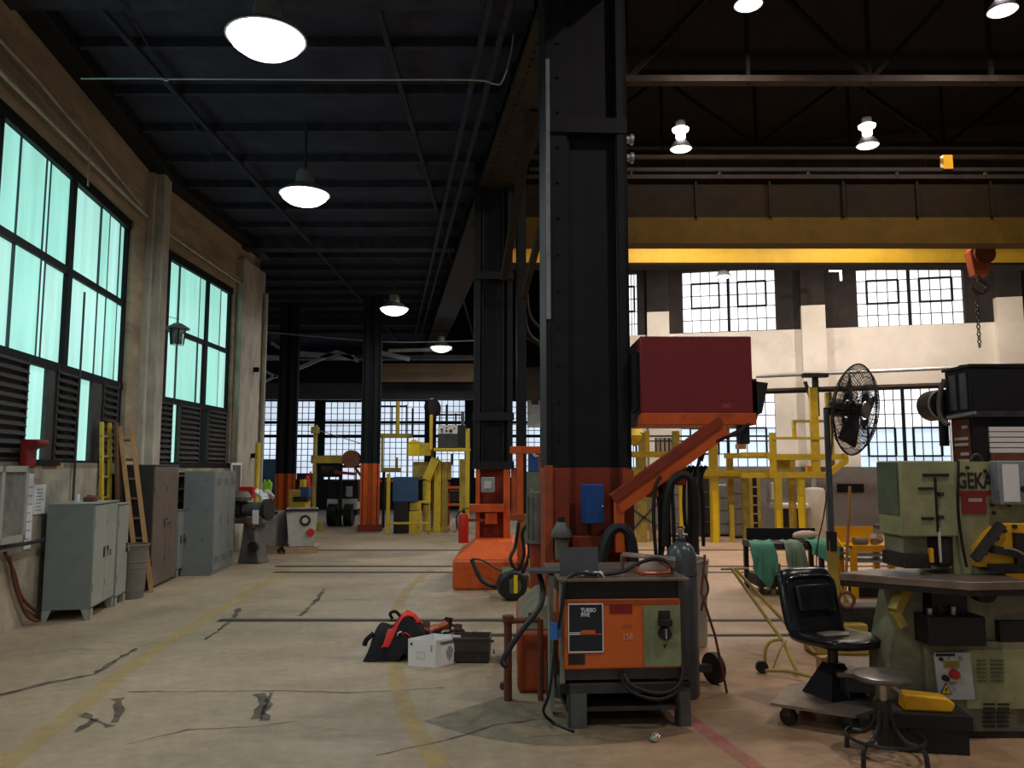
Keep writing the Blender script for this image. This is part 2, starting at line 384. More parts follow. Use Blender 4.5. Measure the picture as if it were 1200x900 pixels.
def crack(uv, w):
    P = fpts(*uv); Q = []
    for a, b in zip(P[:-1], P[1:]):
        n = max(2, int((b - a).length / .09))
        for i in range(n):
            p = a.lerp(b, i / n); Q.append(p + Vector((random.uniform(-.012, .012), random.uniform(-.012, .012), 0)))
    Q.append(P[-1]); strip('crack', Q, w, 'crack_dark', .0018, False, .7)
crack([(150, 811), (330, 810), (420, 812), (520, 806)], .022)
crack([(304, 813), (312, 826), (300, 843)], .07); crack([(318, 812), (308, 830), (310, 845)], .05)
crack([(137, 818), (139, 832), (134, 847)], .07); crack([(95, 836), (115, 846), (130, 852)], .05)
crack([(90, 858), (112, 842)], .045); crack([(150, 872), (220, 856), (290, 852), (350, 845)], .02)
crack([(280, 713), (272, 727), (252, 742), (240, 750)], .05); crack([(352, 722), (372, 702), (380, 690)], .05)
crack([(440, 885), (520, 868), (580, 850), (640, 842)], .02); crack([(0, 815), (60, 800), (110, 790), (160, 760)], .05)
def floor_rail(v, u0, u1, label, w=.055):
    a, b = fl(u0, v), fl(u1, v); y = a.y
    r = thing('floor_rail', label, 'rail', (a.x, y, 0), 0, 'steel rails let into the floor'); L = b.x - a.x
    MB().box(0, L, -w, w * .9, -.05, .002).build('rail_groove', 'rail_gap', r, smooth=False)
    MB().box(0, L, w * .9, w * 2.4, -.05, .006).build('rail_head', 'rail_steel', r, smooth=False)
floor_rail(727.5, 255, 1320, 'long steel rail in the floor just behind the pile of gear, far one of two')
floor_rail(745, 455, 1320, 'long steel rail in the floor beside the pile of gear, near one of two', .045)
floor_rail(671, 320, 1100, 'nearer steel rail of the pair crossing the floor by the orange pedestal', .05)
floor_rail(664, 322, 1100, 'farther steel rail of the pair crossing the floor by the orange pedestal', .06)
floor_rail(645, 345, 1020, 'thin steel rail in the floor farthest down the aisle', .06)

# ---- left wall, near section and far section, with their tall windows
ya = wt(TH1, 3, 250)[0]; yb = wt(TH1, 89, 330)[0]; yc = wt(TH1, 152, 380)[0]
h1 = (ya - 1.9, yc, 1.74, 5.42)
w1 = struct(holed(-19, .0, 1.76, 6.5, [h1], -.35, 0, True).build('wall_left', 'wall_conc', None, K, TH1, smooth=False), 'long concrete side wall on the left', 'wall')
MB().box(-.35, .02, -19, 0, 0, 1.76).build('lower_wall', 'wall_low', w1, smooth=False)
yA = wt(TH2, 172, 380)[0]; yB = wt(TH2, 200, 380)[0]; yC = wt(TH2, 247, 380)[0]; yD = wt(TH2, 273, 400)[0]; yE = wt(TH2, 302, 400)[0]
h2 = (.15, yD, 1.74, 5.42)
w2 = struct(holed(0, yE, 1.76, 6.5, [h2], -.35, 0, True).build('wall_left_rear', 'wall_conc', None, K, TH2, smooth=False), 'far section of concrete side wall', 'wall')
MB().box(-.35, .02, 0, yE, 0, 1.76).build('lower_wall', 'wall_low', w2, smooth=False)
MB().box(0, .14, yD + .10, yE, 0, 6.1).build('end_pilaster', 'pilaster', w2, bevel=.015)
MB().box(-3, 0, yE - .35, yE, 0, 6.5).build('wall_return', 'wall_low', w2, smooth=False)
MB().box(-.02, .22, -.22, .16, 0, 6.45).box(-.02, .10, -.36, -.22, 0, 6.4).build('pilaster', 'pilaster', w1, bevel=.015)
for z, d in ((5.62, .05), (5.98, .035)):
    MB().box(0, d, -19, -.3, z, z + .05).build('ledge', 'wall_conc', w1, smooth=False); MB().box(0, d, .1, yE - .1, z, z + .05).build('ledge', 'wall_conc', w2, smooth=False)
struct(MB().box(-.4, .30, -19, 0, 6.42, 6.6).build('trim_1', 'black_steel', None, K, TH1, smooth=False)); struct(MB().box(-.4, .26, 0, yE, 6.42, 6.6).build('trim_2', 'black_steel', None, K, TH2, smooth=False))
def side_window(name, th, edges, seams, z0, zm0, zm1, z1, lows, label):
    w = thing(name, label, 'window', K, th); w['kind'] = 'structure'
    x = -.10
    fr = MB(); a, b = edges[0], edges[-1]
    fr.box(x - .05, x + .06, a - .06, b + .06, z1 - .14, z1 + .04); fr.box(x - .05, x + .03, a, b, zm1 - .045, zm1 + .045); fr.box(x - .05, x + .05, a, b, zm0 - .05, zm0 + .05)
    fr.box(x - .05, x + .12, a - .06, b + .06, z0 - .05, z0 + .05)
    fr.build('frame', 'dark_frame', w, smooth=False)
    for e in edges: MB().box(x - .05, x + .035, e - .065, e + .065, z0, z1).build('mullion', 'dark_frame', w, smooth=False)
    cuts = sorted(set(edges) | set(seams))
    for i in range(len(cuts) - 1):
        for (p, q) in ((zm0, zm1), (zm1, z1)):
            d = random.uniform(0, .03)
            MB().box(x - d - .01, x - d, cuts[i] + .012, cuts[i+1] - .012, p, q).build('pane', random.choice(['teal', 'teal', 'teal_b', 'teal_c'] if cuts[i+1] - cuts[i] < .3 else ['teal', 'teal_b']), w, smooth=False)
    for s_ in seams: MB().box(x - .03, x + .004, s_ - .010, s_ + .010, zm0, z1).build('glazing_bar', 'muntin', w, smooth=False)
    for kind, p, q in lows:
        if kind == 'g': MB().box(x - .02, x - .01, p, q, z0, zm0).build('pane', 'teal_b', w, smooth=False)
        elif kind == 'p': MB().box(x - .05, x + .04, p, q, z0, zm0).build('mullion', 'louvre', w, smooth=False)
        else:
            lv = MB().box(x - .03, x + .02, p, q, z0, zm0).box(x, x + .06, p, p + .03, z0, zm0).box(x, x + .06, q - .03, q, z0, zm0).build('louvre_panel', 'louvre', w, smooth=False)
            n = 12; sm = None
            for i in range(n):
                z = z0 + (i + .5) * (zm0 - z0) / n
                if sm is None:
                    sm = MB().obox((0, 0, 0), (.085, q - p - .06, .012), (0, math.radians(48), 0)).build('slat', 'louvre', lv, (x + .05, (p + q) / 2, z), smooth=False)
                else:
                    c = sm.copy(); COL.objects.link(c); c.location = (x + .05, (p + q) / 2, z)
    return w
t1 = lambda u, v=480: wt(TH1, u, v, -.1)[0]
t2 = lambda u, v=500: wt(TH2, u, v, -.1)[0]
side_window('window_1', TH1, [ya - 1.9, ya, yb, yc], [t1(20, 250), t1(52, 250), t1(57, 250), t1(117, 300), t1(127, 300), t1(140, 300), ya - 1.2, ya - .6],
            1.74, 2.9, 4.13, 5.42, [('l', ya - 1.9, t1(25)), ('g', t1(26), t1(50)), ('p', t1(50), t1(59)), ('l', t1(60), t1(85)), ('g', t1(86), t1(104)), ('p', t1(104), t1(115)), ('l', t1(116), t1(133)), ('g', t1(134), yc)],
            'tall green glazed window with louvres in the near wall')
side_window('window_2', TH2, [.15, yB, yC, yD], [t2(181, 380), t2(209, 380), t2(233, 380), t2(257, 400)],
            1.74, 2.85, 4.08, 5.42, [('l', .15, t2(198)), ('g', t2(199), t2(206)), ('l', t2(207), t2(231)), ('g', t2(232), t2(240)), ('l', t2(241), t2(262)), ('g', t2(263), yD)],
            'tall green glazed window with louvres in the far wall section')

# ---- side bay roof with joists, clerestory over the columns, high roof
CR = lambda y: .62 - .157 * (y - 7.0)          # x of the column row at depth y
cl = MB().prism([(-14, -8), (CR(-8) - .2, -8), (CR(40) - .2, 40), (-14, 40)], 'xy', 6.62, 6.8).build('ceiling', 'ceil', None, smooth=False)
struct(cl, 'black roof deck over the side bay', 'ceiling')
for i in range(26):
    y = -.5 + i * 1.16; deep = i in (7, 15, 23)
    MB().box(-7.2 if y < 17 else -13, CR(y) - .3, y - (.16 if deep else .035), y + (.16 if deep else .035), 6.36 if deep else 6.5, 6.63).build('joist', 'joist', cl, smooth=False)
for x in (-4.3, -1.4): MB().box(x - .03, x + .03, -2, 32, 6.44, 6.5).build('purlin', 'joist', cl, smooth=False)
struct(MB().prism([(CR(-8) - .25, -8), (CR(-8), -8), (CR(40), 40), (CR(40) - .25, 40)], 'xy', 6.9, 10.6).build('wall_clerestory', 'roof_dark', smooth=False), 'dark wall above the crane runway', 'wall')
rf = struct(MB().box(-7, 24, -8, 40, 10.6, 10.8).build('ceiling_high', 'roof_dark', smooth=False), 'dark high roof over the crane bay', 'ceiling')
def truss(y, z0, zt, label, m='brown_steel'):
    t = thing('roof_truss', label, 'truss', (0, y, 0), 0, 'steel roof trusses of the crane bay')
    x0, x1 = CR(y) + .1, 15.5
    MB().box(x0, x1, -.09, .09, z0, z0 + .10).build('bottom_chord', m, t, smooth=False)
    MB().box(x0, x1, -.09, .09, zt, zt + .14).build('top_chord', m, t, smooth=False)
    n = 8; dx = (x1 - x0) / n
    for i in range(n):
        a, b = x0 + i * dx, x0 + (i + 1) * dx
        MB().bar((a, 0, z0 + .05 if i % 2 else zt), (b, 0, zt if i % 2 else z0 + .05), .08, .08, (0, 1, 0)).build('diagonal', 'roof_dark', t, smooth=False)
        if i: MB().bar((a, 0, z0), (a, 0, zt), .06, .06).build('vertical', 'roof_dark', t, smooth=False)
truss(12.3, at(900, 98, 12.3).z, 10.0, 'nearest roof truss above the yellow crane girder', 'brown_steel')
truss(16.8, 8.6, 10.2, 'roof truss behind the hanging high bay lamps', 'roof_dark')
truss(6.5, 8.0, 9.9, 'roof truss across the top edge of the picture', 'roof_dark')

# ---- far wall of the crane bay on the right
TR = -math.atan(.229); KR = Vector((0, 23.08, 0))
def bs(u, v):
    d = ray(u, v); n = (-math.sin(TR), math.cos(TR)); s = (KR.x * n[0] + KR.y * n[1]) / (d[0] * n[0] + d[1] * n[1])
    x, y = d[0] * s - KR.x, d[1] * s - KR.y
    return math.cos(TR) * x + math.sin(TR) * y, CAMH + d[2] * s
def spanw(u0, v0, u1, v1):
    a, zt = bs(u0, v0); b, _ = bs(u1, v0); _, zb = bs(u0, v1); return (a, b, zb, zt)
U = [spanw(712, 322, 746, 395), spanw(799, 319, 908, 390), spanw(1003, 316, 1128, 383)]
Lw = [spanw(712, 460, 748, 548), spanw(797, 458, 908, 547), spanw(1005, 453, 1112, 551)]
dU = U[2][0] - U[1][0]; U.append((U[2][0] + dU, U[2][1] + dU, U[2][2], U[2][3])); Lw.append((Lw[2][0] + dU, Lw[2][1] + dU, Lw[2][2], Lw[2][3]))
zs0 = U[1][2] - .02; SL = bs(702, 450)[0]
wb = struct(holed(SL, 22, 1.72, zs0, Lw, 0, .35).build('wall_back_right', 'white_wall', None, KR, TR, smooth=False), 'white painted far wall of the crane bay', 'wall')
holed(SL, 22, zs0, 10.6, U, 0, .35).build('upper_wall', 'soot_wall', wb, smooth=False)
MB().box(SL, 22, -.06, .35, 0, 1.72).build('lower_wall', 'grey_wall', wb, smooth=False)
MB().box(SL - .3, SL, -.06, 11, 0, 10.6).build('wall_return', 'soot_wall', wb, smooth=False)
for u in (953, 1182, 772):
    s, _ = bs(u, 400); hw = .30
    MB().box(s - hw, s + hw, -.22, 0, 1.72, 6.0).build('pilaster', 'white_wall', wb, smooth=False)
    MB().box(s - hw, s + hw, -.22, 0, 6.0, 10).build('pilaster_top', 'soot_wall', wb, smooth=False)
def steel_window(name, o, rows, vents, panem, label, half=5):
    a, b, z0, z1 = o
    w = thing(name, label, 'window', (KR.x, KR.y, 0), TR); w['kind'] = 'structure'
    n = half * 2; dx = (b - a) / n; dz = (z1 - z0) / rows
    g = MB()
    for i in range(n + 1):
        if i == half: continue
        g.box(a + i * dx - .012, a + i * dx + .012, .10, .14, z0, z1)
    for j in range(rows + 1): g.box(a, b, .10, .14, z0 + j * dz - .012, z0 + j * dz + .012)
    g.build('muntin_grid', 'muntin_blue', w, smooth=False)
    MB().box(a + half * dx - .04, a + half * dx + .04, .06, .16, z0, z1).build('mullion', 'dark_frame', w, smooth=False)
    for (i0, i1, j0, j1) in vents:
        p, q, r, s_ = a + i0 * dx, a + i1 * dx, z0 + j0 * dz, z0 + j1 * dz
        MB().box(p - .025, p + .025, .05, .13, r, s_).box(q - .025, q + .025, .05, .13, r, s_).box(p, q, .05, .13, r - .025, r + .025).box(p, q, .05, .13, s_ - .025, s_ + .025).build('vent_sash', 'dark_frame', w, smooth=False)
    pm = {}
    for i in range(n):
        for j in range(rows):
            k = panem(j)
            if k not in pm:
                pm[k] = MB().box(-dx / 2 + .012, dx / 2 - .012, 0, .01, -dz / 2 + .012, dz / 2 - .012).build('pane', k, w, (a + (i + .5) * dx, .12, z0 + (j + .5) * dz), smooth=False)
            else:
                c = pm[k].copy(); COL.objects.link(c); c.location = (a + (i + .5) * dx, .12, z0 + (j + .5) * dz)
    return w
n = 3
for i, o in enumerate(U): steel_window('window_%d' % (n + i), o, 5, [(1, 4, 2, 4), (6, 9, 2, 4)], lambda j: 'sky_pane', ['upper steel window beside the big black column', 'upper steel window left of the wall pilaster', 'upper steel window left of the crane hook', 'upper steel window off at the right'][i])
for i, o in enumerate(Lw): steel_window('window_%d' % (n + 4 + i), o, 6, [(1, 4, 1, 3), (6, 9, 1, 3)], lambda j: 'sky_pane' if j > 2 else 'sky_pane_low', ['lower steel window beside the big black column', 'lower steel window behind the yellow platform', 'lower steel window behind the pedestal fan', 'lower steel window off at the right'][i])
struct(MB().box(16, 16.3, -8, 30, 0, 10.6).build('wall_right', 'grey_wall', smooth=False), 'plain wall far off at the right', 'wall')
MB().obox((bs(996, 572)[0], -.07, bs(996, 572)[1]), (.65, .03, .22)).build('wall_vent', 'dark_frame', wb)

# ---- far end wall of the side bay
YF = 33.0
def fx(u, v): p = at(u, v, YF); return p.x, p.z
def fwin(u0, u1, v0, v1): return (fx(u0, v0)[0], fx(u1, v0)[0], fx(u0, v1)[1], fx(u0, v0)[1])
FW = [fwin(240, 283, 470, 562), fwin(288, 369, 470, 562), fwin(381, 431, 471, 562), fwin(444, 498, 470, 560), fwin(511, 545, 469, 560), fwin(556, 640, 470, 560)]
wf = struct(holed(-16, 6, 0, 10.6, FW, 0, .3).build('wall_back_left', 'black_steel', None, (0, YF, 0), smooth=False), 'dark end wall with a row of windows', 'wall')
for i, (a, b, z0, z1) in enumerate(FW):
    w = thing('window_%d' % (11 + i), ['end wall window hidden by the side wall', 'end wall window behind the black column', 'end wall window above the parked vehicle', 'end wall window behind the yellow frame', 'end wall window behind the black welding set', 'end wall window between the big columns'][i], 'window', (0, YF, 0)); w['kind'] = 'structure'
    MB().box(a, b, .10, .12, z0, z1).build('pane', 'far_pane', w, smooth=False)
    g = MB(); nx = max(2, round((b - a) / .25)); nz = round((z1 - z0) / .25)
    for k in range(nx + 1): g.box(a + (b - a) * k / nx - .013, a + (b - a) * k / nx + .013, .05, .09, z0, z1)
    for k in range(nz + 1): g.box(a, b, .05, .09, z0 + (z1 - z0) * k / nz - .013, z0 + (z1 - z0) * k / nz + .013)
    g.build('muntin_grid', 'muntin_blue', w, smooth=False)
    for zz in (fx(300, 495)[1], fx(300, 511)[1]): MB().box(a, b, .0, .08, zz - .06, zz + .06).build('transom', 'dark_frame', w, smooth=False)
# beams in front of the end wall
def beam(name, label, u0, u1, v0, v1, Y, m, th=.2):
    a = at(u0, v1, Y); b = at(u1, v0, Y)
    o = MB().box(a.x, b.x, 0, th, a.z, b.z).build(name, m, None, (0, Y, 0), smooth=False); return tag(o, label, 'beam')
beam('cross_beam', 'dull tan cross beam above the end windows', 447, 560, 426, 447, 29, 'beam_tan')
beam('cross_beam', 'dark cross beam low above the left end windows', 296, 560, 449, 468, 30.5, 'beam_grey', .3)
beam('cross_beam', 'thin dark cross beam above the left end windows', 296, 560, 416, 421, 27, 'beam_grey', .3)
b_ = thing('lattice_brace', 'pale steel bracing under the roof by the end wall', 'brace', at(380, 425, 26))
o_ = at(380, 425, 26)
for (u0, v0, u1, v1, w) in ((300, 417, 345, 420, .10), (345, 414, 415, 419, .16), (340, 436, 395, 412, .12), (395, 412, 420, 423, .12), (445, 413, 480, 421, .14), (455, 411, 530, 409, .10), (300, 430, 325, 442, .08), (300, 452, 325, 440, .08), (318, 402, 335, 412, .10)):
    MB().bar(at(u0, v0, 26) - o_, at(u1, v1, 26) - o_, .06, w).build('brace_bar', 'galv', b_, smooth=False)
# ================================================================== LAMPS
def disc_light(p, size, power, col):
    l = bpy.data.lights.new('lamp_light', 'AREA'); l.shape = 'DISK'; l.size = size; l.energy = power; l.color = col
    o = bpy.data.objects.new('lamp_light', l); COL.objects.link(o); o.location = p; return o
def low_bay(u, v, z, label, pos=None):
    p = Vector(pos) if pos else fl(u, v, z)
    t = thing('low_bay_lamp', label, 'lamp', p, 0, 'round lamps under the side bay roof')
    R = .34
    MB().lathe([(.10, .34), (.12, .30), (.13, .16), (.20, .12), (R, .02), (R + .015, 0), (R, -.005), (R * .8, .05), (.1, .1)], n=28).build('reflector', 'galv', t)
    MB().lathe([(.01, -.16), (.12, -.15), (.22, -.115), (.30, -.055), (R - .01, .0), (R - .02, .012), (.01, .013)], n=28).build('lens', 'lamp_cool', t)
    MB().cyl((0, 0, .33), (0, 0, 6.55 - p.z), .02).build('stem', 'dark_steel', t)
    d = disc_light((0, 0, -.165), .5, LAMP_LEFT, (.88, .95, 1.0)); d.parent = t
low_bay(312, 45, 5.5, 'nearest and largest round ceiling lamp at the top of the picture')
low_bay(357, 228, 5.5, 'second round ceiling lamp, left of the far black column')
low_bay(462, 362, 5.5, 'third round ceiling lamp, deeper in the side bay')
low_bay(517, 407, 5.5, 'farthest and smallest round ceiling lamp of the row')
low_bay(0, 0, 5.5, 'round ceiling lamp of the row behind the camera', (-2.2, 2.2, 5.5))
low_bay(0, 0, 5.5, 'round ceiling lamp of the row well behind the camera', (-2.0, -3.0, 5.5))
def high_bay(u, v, Y, label, pos=None, pw=None):
    p = Vector(pos) if pos else at(u, v, Y)
    t = thing('high_bay_lamp', label, 'lamp', p, 0, 'high bay lamps of the crane bay')
    MB().lathe([(.07, .56), (.09, .54), (.09, .44), (.06, .42)]).build('ballast', 'galv', t)
    MB().lathe([(.04, .42), (.16, .40), (.15, .36), (.05, .34), (.09, .30), (.09, .22), (.06, .20)], n=18).build('upper_globe', 'lamp_warm', t)
    MB().lathe([(.05, .21), (.10, .17), (.17, .08), (.21, .01), (.20, 0), (.12, .09), (.04, .14)], n=22).build('reflector', 'galv', t)
    MB().lathe([(.01, -.03), (.10, -.025), (.17, -.01), (.19, .01), (.01, .012)], n=22).build('lens', 'lamp_warm', t)
    MB().cyl((0, 0, .55), (0, 0, 10.62 - p.z), .010, n=8).build('stem', 'dark_steel', t)
    d = disc_light((0, 0, -.04), .32, pw or LAMP_HIGH, (1.0, .88, .80)); d.parent = t
high_bay(798, 175, 14.6, 'left high bay lamp hanging just above the crane girder', None, 125)
high_bay(1017, 171, 14.6, 'right high bay lamp hanging just above the crane girder', None, 125)
high_bay(877, 6, 11.0, 'high bay lamp cut by the top edge, left of the pair')
high_bay(1175, 13, 11.0, 'high bay lamp cut by the top edge in the right corner')
high_bay(0, 0, 0, 'high bay lamp of the crane bay behind the camera on the left', (3.6, 3.0, 8.0))
high_bay(0, 0, 0, 'high bay lamp of the crane bay behind the camera on the right', (8.6, 4.0, 8.0))
high_bay(0, 0, 0, 'high bay lamp hidden by the crane girder near the white wall', (4.2, 18.6, 7.4), 260)
high_bay(0, 0, 0, 'high bay lamp hidden by the crane girder near the right corner', (9.4, 17.6, 7.4), 260)
def small_lamp(u, v, Y, label):
    p = at(u, v, Y); t = thing('bulkhead_lamp', label, 'lamp', p, 0)
    MB().lathe([(.04, .16), (.10, .14), (.17, .05), (.20, 0), (.18, .0), (.08, .09)]).build('reflector', 'galv', t)
    MB().lathe([(.01, -.05), (.12, -.04), (.17, .0), (.01, .01)]).build('lens', 'tube_white', t)
    MB().bar((0, 0, .15), (-.5, 0, .32), .03, .03).build('bracket', 'dark_steel', t)
small_lamp(848, 324, 20.5, 'small bracket lamp in front of the left upper window')
p = at(980, 317, 20); t = thing('tube_lamp', 'small L-shaped tube lamp under the crane between the upper windows', 'lamp', p)
MB().box(-.18, .1, -.02, .02, -.03, .05).build('arm', 'tube_white', t); MB().box(.09, .13, -.02, .02, -.26, .02).build('tube', 'tube_white', t)

# ================================================================== COLUMNS, RUNWAY, CRANE
def main_column():
    t = thing('steel_column', 'huge black steel column with orange painted base in the middle of the picture', 'column', (.30, 6.98, 0), math.radians(3))
    W = .745; zb = 1.70; top = 6.9
    def sec(z0, z1, m, nm):
        MB().box(.0, .045, 0, .62, z0, z1).box(.03, .20, .02, .06, z0, z1).build(nm + '_flange', m, t, bevel=.004)
        MB().box(.18, .66, .13, .17, z0, z1).build(nm + '_web', m, t)
        MB().box(.65, W, .0, .05, z0, z1).box(W - .04, W, 0, .62, z0, z1).build(nm + '_flange', m, t, bevel=.004)
        MB().box(.19, .225, .06, .13, z0, z1).build(nm + '_angle', m, t)
    sec(zb, top, 'black_steel', 'shaft'); sec(.5, zb, 'orange_dark', 'base')
    for z in (4.72, 6.3): MB().box(0, W, -.012, .04, z, z + .14).build('batten_plate', 'black_steel' if z > 2 else 'orange_dark', t)
    MB().box(.005, .04, -.03, .0, 3.0, 5.4).build('edge_strip', 'steel', t)
    MB().box(-.02, .05, -.025, .0, .55, zb + .02).build('edge_strip', 'orange_dull', t)
    MB().box(.66, W + .01, -.02, .0, .55, zb - .02).build('edge_strip', 'orange_dull', t)
    MB().box(.22, .65, -.06, .12, .98, 1.12).build('channel', 'orange_dark', t, bevel=.006)
    b = MB()
    for k in range(14): b.cyl((.12, .02, 1.95 + k * .33), (.12, -.0, 1.95 + k * .33), .014, n=6)
    b.build('rivets', 'black_steel', t, kind='stuff')
    for zz in (at(745, 152, 7).z, at(745, 174, 7).z):
        MB().cyl((W, .2, zz), (W + .07, .2, zz), .035, n=10).cyl((W + .07, .2, zz), (W + .10, .2, zz), .05, n=10).build('insulator', 'galv', t)
    return t
main_column()
def pedestal(name, label, x0, x1, y0, y1, h, hc, m, inset=.18):
    t = thing(name, label, 'pedestal', (x0, y0, 0)); w, d = x1 - x0, y1 - y0
    MB().box(0, w, 0, d, 0, h).build('base_block', m, t, bevel=.04)
    b = MB(); i = inset
    b.add([(0.02, .02, h), (w - .02, .02, h), (w - .02, d - .02, h), (.02, d - .02, h), (i, i, hc), (w - i, i, hc), (w - i, d - i, hc), (i, d - i, hc)], [(4,5,6,7),(0,1,5,4),(1,2,6,5),(2,3,7,6),(3,0,4,7)])
    b.build('sloped_cap', 'pedestal_cap' if m == 'orange_dull' else m, t); return t
pedestal('column_pedestal', 'orange painted concrete footing half hidden behind the welding machine', .04, 1.25, 6.28, 7.75, .47, .62, 'orange_dull')
pedestal('column_pedestal', 'bright orange concrete footing under the farther black column', at(530, 690, 11.4).x, .30, 11.4, 13.3, .42, .64, 'orange', .3)
def second_column():
    X0 = at(555, 500, 12.3).x
    t = thing('steel_column', 'farther black steel column standing on the bright orange footing', 'column', (X0, 12.3, 0), math.radians(3)); zb = at(575, 548, 12.3).z
    MB().box(0, .05, 0, .6, zb, 6.9).box(.0, .10, -.02, .02, zb, 6.9).build('flange', 'black_steel', t)
    MB().box(.05, .56, .12, .16, zb, 6.9).build('web', 'black_steel', t)
    MB().box(.52, .60, -.02, .03, zb, 6.9).box(.56, .60, 0, .6, zb, 6.9).build('flange', 'black_steel', t)
    MB().box(.12, .15, .05, .12, zb, 6.9).build('stiffener', 'brown_steel', t); MB().box(.44, .47, .05, .12, zb, 6.9).build('stiffener', 'brown_steel', t)
    MB().box(.68, .82, .1, .5, 1.0, 6.7).build('side_channel', 'black_steel', t)
    for v in (323, 488, 545): z = at(575, v, 12.3).z; MB().box(-.02, .62, -.04, .02, z - .06, z + .06).build('batten_plate', 'black_steel', t)
    MB().box(.04, .54, .14, .5, .5, zb).build('base_section', 'orange_dark', t)
    MB().box(.04, .10, -.02, .1, .5, zb).build('base_flange', 'orange', t); MB().box(.46, .56, -.02, .1, .5, zb).build('base_flange', 'orange', t)
    MB().box(.58, .66, .0, .12, .9, zb).build('base_flange', 'orange_dull', t)
    MB().box(-.06, .46, -.16, .1, at(570, 600, 12.2).z, at(570, 591, 12.2).z).build('shelf', 'orange', t, bevel=.005)
    MB().box(.18, .36, -.12, .1, at(570, 614, 12.2).z, at(570, 601, 12.2).z).build('bracket', 'orange', t)
    return t
second_column()
def post(name, label, u0, u1, vb, vsplit, ztop, m0='orange', m1='black_steel', dep=.35):
    a, b = fl(u0, vb), fl(u1, vb); t = thing(name, label, 'column', (a.x, a.y, 0)); w = b.x - a.x; zs = at(u0, vsplit, a.y).z
    for z0, z1, m, q in ((0, zs, m0, 'base'), (zs, ztop, m1, 'shaft')):
        MB().box(0, w * .38, 0, .03, z0, z1).box(w * .1, w * .14, 0, dep, z0, z1).build(q + '_flange', m, t)
        MB().box(w * .1, w * .9, dep * .4, dep * .45, z0, z1).build(q + '_web', m, t)
        MB().box(w * .62, w, 0, .03, z0, z1).box(w * .86, w * .9, 0, dep, z0, z1).build(q + '_flange', m, t)
    MB().box(-.04, w + .04, -.06, dep, 0, .18).build('base_plate', 'orange_dark', t); return t
post('steel_column', 'black column with an orange foot behind the white hopper', 321, 344, 620, 555, 6.4)
post('steel_column', 'black column with bright orange lower half between vehicle and yellow machine', 421, 444, 623, 543, 6.4)
rg = thing('crane_runway', 'dark riveted runway girder on top of the columns', 'girder', (CR(7), 7, 0), math.atan(.157))
MB().box(-.30, .30, -14, 26, 6.12, 6.18).build('bottom_flange', 'brown_steel', rg); MB().box(-.28, .28, -14, 26, 6.86, 6.92).build('top_flange', 'brown_steel', rg)
MB().box(-.02, .02, -14, 26, 6.18, 6.86).build('web', 'brown_steel', rg)
for k in range(18): MB().box(-.26, -.02, -6 + k * 1.4, -5.96 + k * 1.4, 6.18, 6.86).build('stiffener', 'brown_steel', rg)
MB().bar((.05, 5.1, 4.6), (.05, 2.6, 6.15), .10, .14).build('knee_brace', 'brown_steel', rg)
MB().bar((.35, 5.1, 4.3), (.35, 1.0, 6.15), .08, .12).build('knee_brace', 'brown_steel', rg)
b_ = MB()
for k in range(60):
    b_.cyl((-.2, -2 + k * .16, 6.12), (-.2, -2 + k * .16, 6.105), .016, n=6); b_.cyl((.1, -2 + k * .16, 6.12), (.1, -2 + k * .16, 6.105), .016, n=6)
b_.build('rivets', 'brown_steel', rg, kind='stuff')
for k, x in enumerate((-.75, -.55)):
    o = MB().box(-.03, .03, -14, 22, 0, .06).build('ceiling_conduit', 'joist', None, (CR(7) + x, 7, 6.3), math.atan(.157)); tag(o, ['conduit under the side bay roof, farther from the runway', 'conduit under the side bay roof, beside the runway'][k], 'conduit', 'conduits along the runway')
# the crane: two girders, end truck, walkway rails
cr = thing('overhead_crane', 'yellow double girder overhead crane spanning the right bay', 'crane', (0, 13.2, 0))
za, zb2 = at(900, 285, 13.2).z, at(900, 208, 13.2).z; zmid = at(900, 254, 13.2).z
xl = -.42
MB().box(xl, 15.6, 0, .35, za, za + .05).box(xl + .05, 15.6, .03, .32, za + .05, zmid).build('near_girder_lower', 'crane_dirty_shaded', cr)
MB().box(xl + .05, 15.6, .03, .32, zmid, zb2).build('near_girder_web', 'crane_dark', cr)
for k in range(12): MB().box(.6 + k * 1.25, .64 + k * 1.25, -.02, .03, zmid, zb2 - .02).build('stiffener', 'crane_dark', cr)
MB().box(xl, 15.6, -.06, .40, zb2 - .04, zb2 + .03).build('near_girder_top', 'brown_steel', cr)
y2 = 2.6; zf0 = at(900, 311, 13.2 + y2).z; zf1 = zf0 + 1.1
MB().box(xl + .05, 15.6, y2 + .03, y2 + .32, zf0 + .04, zf1).build('far_girder', 'crane_yellow', cr)
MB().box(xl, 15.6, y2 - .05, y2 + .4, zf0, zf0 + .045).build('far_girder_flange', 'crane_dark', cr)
MB().box(xl - .15, xl + .25, -.5, y2 + .9, za + .2, za + .75).build('end_truck', 'crane_yellow', cr)
for v, yy in ((199, -.05), (184, .38)):
    z = at(900, v, 13.2 + yy).z; MB().box(.3, 14, yy - .03, yy + .03, z - .03, z + .03).build('walkway_rail', 'brown_steel', cr)
for k in range(9): MB().box(.5 + k * 1.5, .54 + k * 1.5, -.07, -.03, zb2, at(900, 199, 13.15).z).build('rail_post', 'brown_steel', cr)
pb = at(1109, 190, 13.1); MB().box(pb.x - .06, pb.x + .10, -.12, -.02, pb.z - .12, pb.z + .12).build('collector_box', 'amber', cr)
hp = at(1146, 305, 14.2); hk = thing('hook_block', 'orange crane hook block hanging from the far girder', 'hook block', hp)
MB().prism([(-.12, -.30), (.12, -.30), (.20, .15), (.10, .26), (-.10, .26), (-.20, .15)], 'xz', -.10, .10).build('side_plates', 'orange_dull', hk, bevel=.02)
